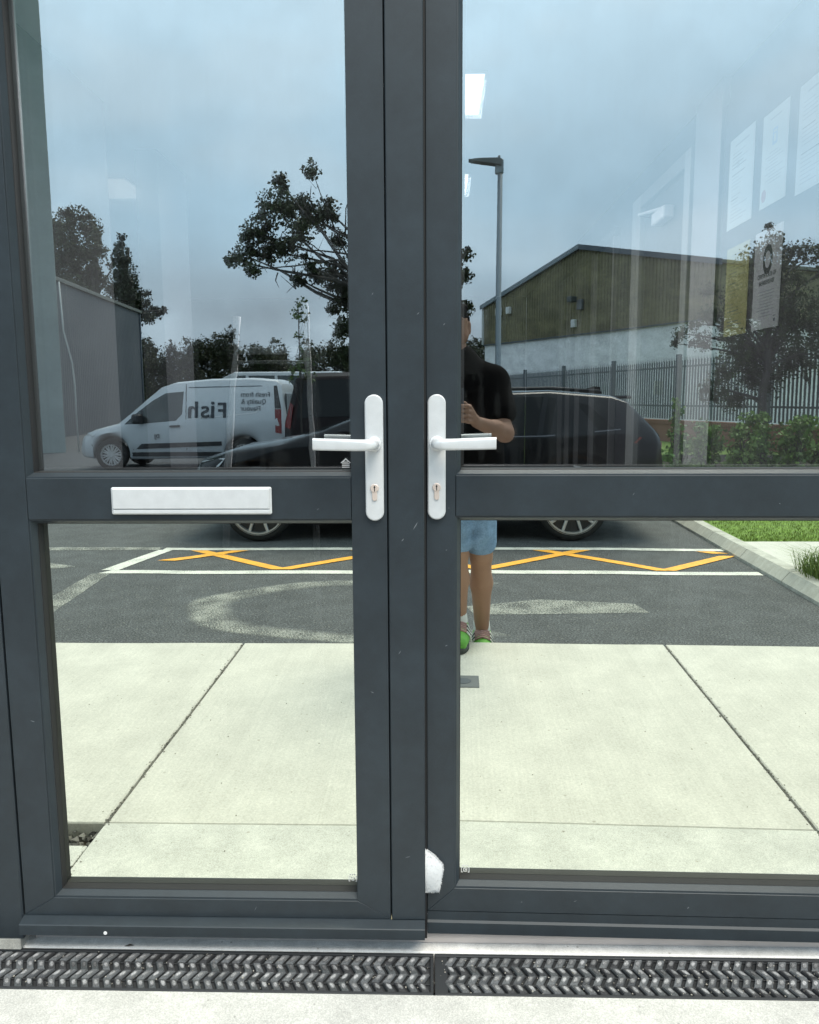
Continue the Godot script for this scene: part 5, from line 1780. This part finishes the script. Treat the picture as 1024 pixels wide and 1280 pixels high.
	tube(st, [Vector3(0, 0, 0), Vector3(0, 1.1, 0), Vector3(0, 1.12, 0), Vector3(0, 5.95, 0)], [0.085, 0.085, 0.062, 0.05], 14)
	put("pole", done(st), M.lamp_grey, lp)
	put("spigot", box_mesh(Vector3(-0.10, 5.72, -0.065), Vector3(0.065, 6.0, 0.065), 0.02), M.lamp_grey, lp)
	st = tool()
	prism(st, P2([0.02, 5.87, -0.12, 5.895, -0.56, 5.962, -0.62, 5.985, -0.40, 6.005, -0.05, 6.005, 0.03, 5.98]), -0.13, 0.13, 0.02)
	put("lamp_head", done(st), M.lamp_head, lp)
	st = tool(true)
	tube(st, [Vector3(-0.02, 6.0, 0), Vector3(-0.02, 6.07, 0)], [0.03, 0.025], 10)
	put("sensor", done(st), M.lamp_head, lp)

func make_fence() -> void:
	var A := Vector3(1.55, 0, 36.6)
	var B := Vector3(9.3, 0, 11.6)
	var d := B - A
	var L := d.length()
	var f := thing("palisade_fence", "grey steel palisade fence with pointed pales on a low brick wall", "fence", A, atan2(-d.z, d.x))
	var bay := 3.85
	var n := int(L / bay)
	for i in n + 1:
		put("post", box_mesh(Vector3(i * bay - 0.06, 0.62, -0.02), Vector3(i * bay + 0.06, 2.42, 0.10), 0.006), M.galv_dark, f)
	for y in [0.98, 2.05]:
		put("rail", box_mesh(Vector3(-0.1, y, -0.012), Vector3(n * bay + 0.1, y + 0.05, 0.03), 0.004), M.galvanised, f)
	var st := tool()
	var prof := [[-0.037, 0.012], [-0.012, -0.012], [0.012, -0.012], [0.037, 0.012]]
	for k in 3:
		quad(st, Vector3(prof[k + 1][0], 0, prof[k + 1][1]), Vector3(prof[k][0], 0, prof[k][1]), Vector3(prof[k][0], 1.6, prof[k][1]), Vector3(prof[k + 1][0], 1.6, prof[k + 1][1]))
	for q in [[-0.034, -0.045, 1.72], [-0.006, 0.0, 1.76], [0.012, 0.045, 1.72]]:
		tri(st, Vector3(q[0] + 0.022, 1.6, -0.004), Vector3(q[0], 1.6, -0.002), Vector3(q[1], q[2], -0.016))
	var pale := done(st)
	for i in n:
		for k in 28:
			put("pale", pale, M.galvanised, f, Vector3(i * bay + 0.12 + k * 0.134, 0.64, -0.028))
	var b := thing("brick_wall", "low brick wall with a brick-on-edge coping under the palisade fence", "wall", A, atan2(-d.z, d.x))
	put("wall", box_mesh(Vector3(-0.2, -0.2, -0.12), Vector3(L + 3.0, 0.49, 0.12)), M.brick_red, b)
	st = tool()
	rng.seed = 3
	var x := -0.2
	while x < L + 2.9:
		box(st, Vector3(x, 0.492, -0.15 - rng.randf() * 0.006), Vector3(x + 0.066, 0.60 + rng.randf() * 0.006, 0.15), 0.004)
		x += 0.078
	tag(put("coping_bricks", done(st), M.brick_red, b), "", "", "", "stuff")
	# notice on the fence
	tag(put("fence_sign", box_mesh(Vector3(5.72, 1.32, 22.9), Vector3(6.02, 1.72, 22.92), 0.003), M.white_paint), "small pale notice fixed to the palisade fence", "sign")

# ------------------------------------------------------------------ trees and plants
func fuller(a: Array, k: float) -> Array:
	var o := []
	for q in a: o.append([q[0], q[1], q[2], q[3] * k])
	return o

func limbs(clusters: Array, base: Vector3, fork: float, r0: float, sd: int) -> ArrayMesh:
	var r := RandomNumberGenerator.new()
	r.seed = sd
	var st := tool(true)
	for q in clusters:
		var e := Vector3(q[0], q[1], q[2])
		var y := minf(fork * r.randf_range(0.75, 1.15), e.y * 0.85)
		var s := base + Vector3(0, y, 0)
		var m := s.lerp(e, 0.5) + rand_dir(r) * 0.12 * s.distance_to(e) + Vector3(0, 0.1 * s.distance_to(e), 0)
		var rad := r0 * r.randf_range(0.22, 0.42)
		tube(st, [s, s.lerp(m, 0.5) + rand_dir(r) * 0.06, m, m.lerp(e, 0.5) + rand_dir(r) * 0.08, e], [rad, rad * 0.8, rad * 0.6, rad * 0.4, rad * 0.15], 6)
		for k in 3:
			var a := m.lerp(e, r.randf_range(0.2, 1.0))
			tube(st, [a, a + rand_dir(r) * q[3] * 0.6, a + rand_dir(r) * q[3] * 1.1], [rad * 0.3, rad * 0.2, rad * 0.06], 5)
	return done(st)

func tree(called: String, label: String, at: Vector3, clusters: Array, h: float, r0: float, per: float, size: float, c: Color, sd: int, group := "", squash := 1.0) -> Node3D:
	var t := thing(called, label, "tree", at, 0.0, group)
	var st := tool(true)
	var pts := []
	var rr := []
	var r := RandomNumberGenerator.new()
	r.seed = sd
	for i in 9:
		pts.append(Vector3(r.randf_range(-1, 1) * r0 * 0.5 * (i > 0 as int), h * i / 8.0, r.randf_range(-1, 1) * r0 * 0.4))
		rr.append(r0 * lerpf(1.25 if i == 0 else 1.0, 0.35, i / 8.0))
	tube(st, pts, rr, 10)
	put("trunk", done(st), M.bark, t)
	put("limbs", limbs(clusters, Vector3.ZERO, h * 0.7, r0, sd + 1), M.bark, t)
	put("crown", leaves(clusters, per, size, c, sd + 2, squash), M.leaf, t)
	return t

func make_trees() -> void:
	var big := [ [-1.96,6.48,-0.62,0.20], [-2.78,6.36,-0.19,0.20], [-2.82,5.72,-0.51,0.43], [-3.32,5.22,-0.18,0.39], [-3.65,4.71,-0.21,0.29], [-3.69,4.42,-1.26,0.16], [-3.24,4.22,-1.25,0.18], [-2.31,5.85,0.42,0.39], [-2.31,5.09,-0.63,0.31], [-1.62,5.62,-0.58,0.27], [-1.52,5.21,0.81,0.27], [-1.89,5.48,-0.19,0.27], [-1.58,4.31,0.52,0.35], [-1.92,4.30,-0.18,0.27], [-2.45,4.19,0.04,0.18], [-2.07,4.39,-0.79,0.18], [-1.36,3.75,0.18,0.31], [-1.70,3.55,0.56,0.18], [-1.31,3.02,-0.02,0.31], [-1.36,2.38,0.37,0.23], [-3.12,4.85,-0.02,0.31], [-2.51,4.70,-1.02,0.27], [-0.79,4.57,0.45,0.59], [-0.38,5.44,0.18,0.59], [-0.24,4.98,-0.37,0.59], [0.02,4.01,-0.81,0.78], [0.38,4.59,0.67,0.43], [0.93,4.69,-0.04,0.18], [0.91,4.26,0.41,0.18], [0.19,3.65,0.68,0.59], [0.97,3.51,0.40,0.20], [-1.03,3.28,0.73,0.49], [-0.01,3.00,-0.16,0.59] ]
	var right := [ [0.09,4.78,0.48,0.11], [-0.04,4.38,-0.07,0.22], [0.53,4.20,0.55,0.28], [0.82,4.29,0.34,0.22], [-0.49,3.96,-0.51,0.33], [0.30,3.61,-0.73,0.19], [-0.20,3.58,-0.40,0.48], [-0.24,3.46,0.87,0.41], [0.16,3.05,-0.16,0.56], [-0.54,2.90,0.40,0.48], [0.51,2.77,-0.53,0.52], [-1.15,3.51,0.39,0.17], [-1.14,2.99,0.18,0.22], [-1.45,2.78,0.21,0.15], [-1.63,2.60,0.65,0.17], [-1.74,2.40,0.67,0.11], [-1.04,2.45,1.02,0.22], [-0.33,2.20,0.43,0.52], [0.40,2.37,0.59,0.59], [-0.65,1.70,0.82,0.26], [0.89,2.02,0.51,0.37], [0.07,1.68,0.27,0.45], [-1.14,1.35,-0.19,0.26], [-0.42,1.18,0.76,0.30], [1.33,3.98,0.28,0.33], [1.48,2.98,0.11,0.56], [1.25,2.14,-0.37,0.46], [0.96,4.14,0.00,0.19] ]
	var pop := [ [-0.51,12.79,-1.28,1.05], [-2.17,12.57,0.03,1.05], [-0.04,12.55,0.09,0.82], [-1.13,11.04,-1.31,1.46], [0.45,10.76,-1.36,1.05], [-2.57,9.72,-0.08,1.46], [-1.14,9.60,0.98,1.29], [-0.84,7.94,-1.82,1.46], [-2.84,11.73,-0.38,1.17], [0.20,9.14,-0.34,0.82], [0.53,11.57,-1.05,0.59], [1.31,10.17,-0.28,0.35] ]
	var con := [ [-0.51,10.73,0.64,0.25], [-0.71,10.22,0.83,0.41], [0.03,9.27,-1.01,0.61], [-0.35,8.77,0.30,0.76], [-0.11,7.94,-1.07,0.86], [-0.26,8.03,0.60,0.71], [-0.06,7.23,-0.31,0.91], [0.21,7.31,1.18,0.66], [-0.97,6.70,1.01,0.91], [0.69,6.48,0.40,0.66], [0.95,6.52,1.74,0.41], [-0.77,7.42,-0.64,0.51], [1.99,6.36,-0.25,0.25], [0.09,6.16,0.42,0.61], [1.25,5.92,-0.61,0.41] ]
	tree("dark_tree", "spreading dark tree with open crown and bare twigs above the parked cars", Vector3(-0.75, -0.1, 18.2), fuller(big, 1.12), 4.6, 0.17, 8500.0, 0.085, Color(0.030, 0.042, 0.016), 100)
	var t := get_node("dark_tree")
	var st := tool(true)
	for q in [[-1.30, 5.2, 0.1, -1.10, 6.35, 0.1], [-1.95, 5.6, -0.3, -2.02, 6.2, -0.4], [-2.0, 5.5, -0.3, -2.25, 6.1, -0.3], [-1.5, 5.5, 0.0, -1.62, 6.0, 0.1]]:
		var a := Vector3(q[0], q[1], q[2])
		var b := Vector3(q[3], q[4], q[5])
		tube(st, [a, a.lerp(b, 0.5) + Vector3(-0.08, 0.02, 0), b], [0.022, 0.015, 0.006], 6)
	put("bare_twigs", done(st), M.bark, t)
	tree("broadleaf_tree", "dense dark tree standing before the palisade fence at the right", Vector3(6.45, 0, 16.1), fuller(right, 1.22), 3.6, 0.10, 9000.0, 0.058, Color(0.040, 0.056, 0.020), 110)
	tree("tall_tree", "tall grey-green airy tree above the dark grey building", Vector3(-22.5, 0, 54.0), pop, 11.0, 0.35, 1700.0, 0.19, Color(0.062, 0.075, 0.045), 120)
	tree("conifer", "dark pointed tree at the corner of the dark grey building", Vector3(-17.7, 0, 47.0), con, 10.0, 0.25, 2600.0, 0.15, Color(0.022, 0.032, 0.017), 130)
	# slim sapling
	tree("sapling", "slim young tree with a small tuft of leaves beside the cars", Vector3(-1.42, -0.1, 7.15), [[0.02, 2.36, 0, 0.075], [0.0, 2.25, 0.02, 0.11], [0.05, 2.2, 0.02, 0.07], [0.0, 2.02, 0, 0.07], [0.01, 1.88, 0, 0.05], [0.02, 1.72, 0.0, 0.13], [-0.08, 1.62, 0.0, 0.10], [0.1, 1.60, 0.02, 0.09]], 2.3, 0.014, 4200.0, 0.045, Color(0.06, 0.10, 0.025), 140)
	# the line of trees across the back
	rng.seed = 200
	var protos := []
	for v in 4:
		var cl := []
		for i in 16:
			var a := rng.randf_range(0, TAU)
			var y := rng.randf_range(0.6, 4.9)
			var rad := lerpf(1.9, 0.5, clampf((y - 1.5) / 3.6, 0, 1)) * sqrt(rng.randf())
			cl.append([cos(a) * rad, y, sin(a) * rad, rng.randf_range(0.55, 1.0)])
		cl.append([rng.randf_range(-0.3, 0.3), 5.2, 0, 0.5])
		protos.append(cl)
	var made := []
	var k := 0
	for i in 27:
		var x := -21.0 + i * 1.02 + rng.randf_range(-0.4, 0.4)
		var z := 53.5 + i * 0.15 + rng.randf_range(-2, 3)
		var sc := rng.randf_range(0.86, 1.12)
		var lab := "dark bushy tree in the line of trees across the back of the car park"
		var o: Node3D
		if made.size() < 4:
			o = tree("bushy_tree", lab, Vector3.ZERO, protos[k % 4], 4.0, 0.14, 900.0, 0.14, [Color(0.040, 0.048, 0.022), Color(0.032, 0.042, 0.022), Color(0.048, 0.05, 0.026), Color(0.028, 0.034, 0.018)][k % 4], 210 + k, "line of trees across the back")
			made.append(o)
		else:
			o = copy_of(made[k % 4], lab)
		o.position = Vector3(x, -0.1, z)
		o.rotation.y = rng.randf_range(0, TAU)
		o.scale = Vector3.ONE * sc
		k += 1

func make_planting() -> void:
	tag(put("planting_bed", box_mesh(Vector3(3.35, -0.15, 11.4), Vector3(9.0, 0.03, 16.0), 0.02), M.soil), "dark planting bed before the fence", "planting bed", "", "structure")
	rng.seed = 300
	var protos := []
	var lab := ["upright glossy green shrub standing alone at the left end of the planting bed", "low rounded green shrub in the planting bed before the brick wall"]
	var first := thing("upright_shrub", lab[0], "shrub", Vector3(3.68, 0.0, 12.3))
	var cl := []
	for i in 15:
		var y := 0.08 + i * 0.08
		cl.append([rng.randf_range(-0.1, 0.1), y, rng.randf_range(-0.1, 0.1), lerpf(0.17, 0.06, i / 14.0)])
	put("stem", limbs(cl, Vector3.ZERO, 0.2, 0.04, 301), M.bark, first)
	put("foliage", leaves(cl, 3600.0, 0.075, Color(0.12, 0.21, 0.05), 302), M.leaf, first)
	var base: Array = []
	var spots := [[4.25, 12.5, 1.0], [4.72, 12.2, 1.12], [5.15, 12.35, 1.0], [5.6, 12.1, 1.2], [6.1, 12.4, 1.1], [4.5, 13.3, 1.1], [5.3, 13.4, 1.25], [6.0, 13.4, 1.2], [6.6, 12.6, 1.15], [4.0, 13.0, 0.7]]
	var where := ["first in the front row after the upright shrub", "second in the front row after the upright shrub", "third in the front row after the upright shrub", "fourth in the front row after the upright shrub", "last but one in the front row", "nearest to the upright shrub in the back row", "middle one in the back row", "last in the back row", "last in the front row", "smallest, set back behind the upright shrub,"]
	for i in spots.size():
		var q: Array = spots[i]
		var o: Node3D
		if i < 3:
			o = thing("laurel_shrub", lab[1], "shrub", Vector3.ZERO, 0.0, "shrubs in the planting bed")
			cl = []
			for k in 18:
				var a := rng.randf_range(0, TAU)
				var y := rng.randf_range(0.1, 0.95)
				cl.append([cos(a) * 0.30 * rng.randf(), y, sin(a) * 0.30 * rng.randf(), rng.randf_range(0.12, 0.22)])
			put("stem", limbs(cl, Vector3.ZERO, 0.15, 0.035, 310 + i), M.bark, o)
			put("foliage", leaves(cl, 1500.0, 0.085, [Color(0.13, 0.21, 0.05), Color(0.15, 0.22, 0.065), Color(0.10, 0.18, 0.045)][i], 320 + i), M.leaf, o)
			base.append(o)
		else:
			o = copy_of(base[i % 3], lab[1])
		o.position = Vector3(q[0], 0.0, q[1])
		o.rotation.y = rng.randf_range(0, TAU)
		o.scale = Vector3.ONE * q[2] * 0.78
		o.set_meta("label", "low green shrub, the %s of the bed" % where[i])
	var pts := []
	for i in 900: pts.append(Vector3(rng.randf_range(3.4, 7.4), 0.0, rng.randf_range(11.2, 12.2)))
	tag(put("ground_cover", blades(pts, 0.22, 0.012, Color(0.07, 0.12, 0.03), 330, 0.7), M.blade), "low leafy ground cover along the front of the planting bed", "ground cover", "", "stuff")
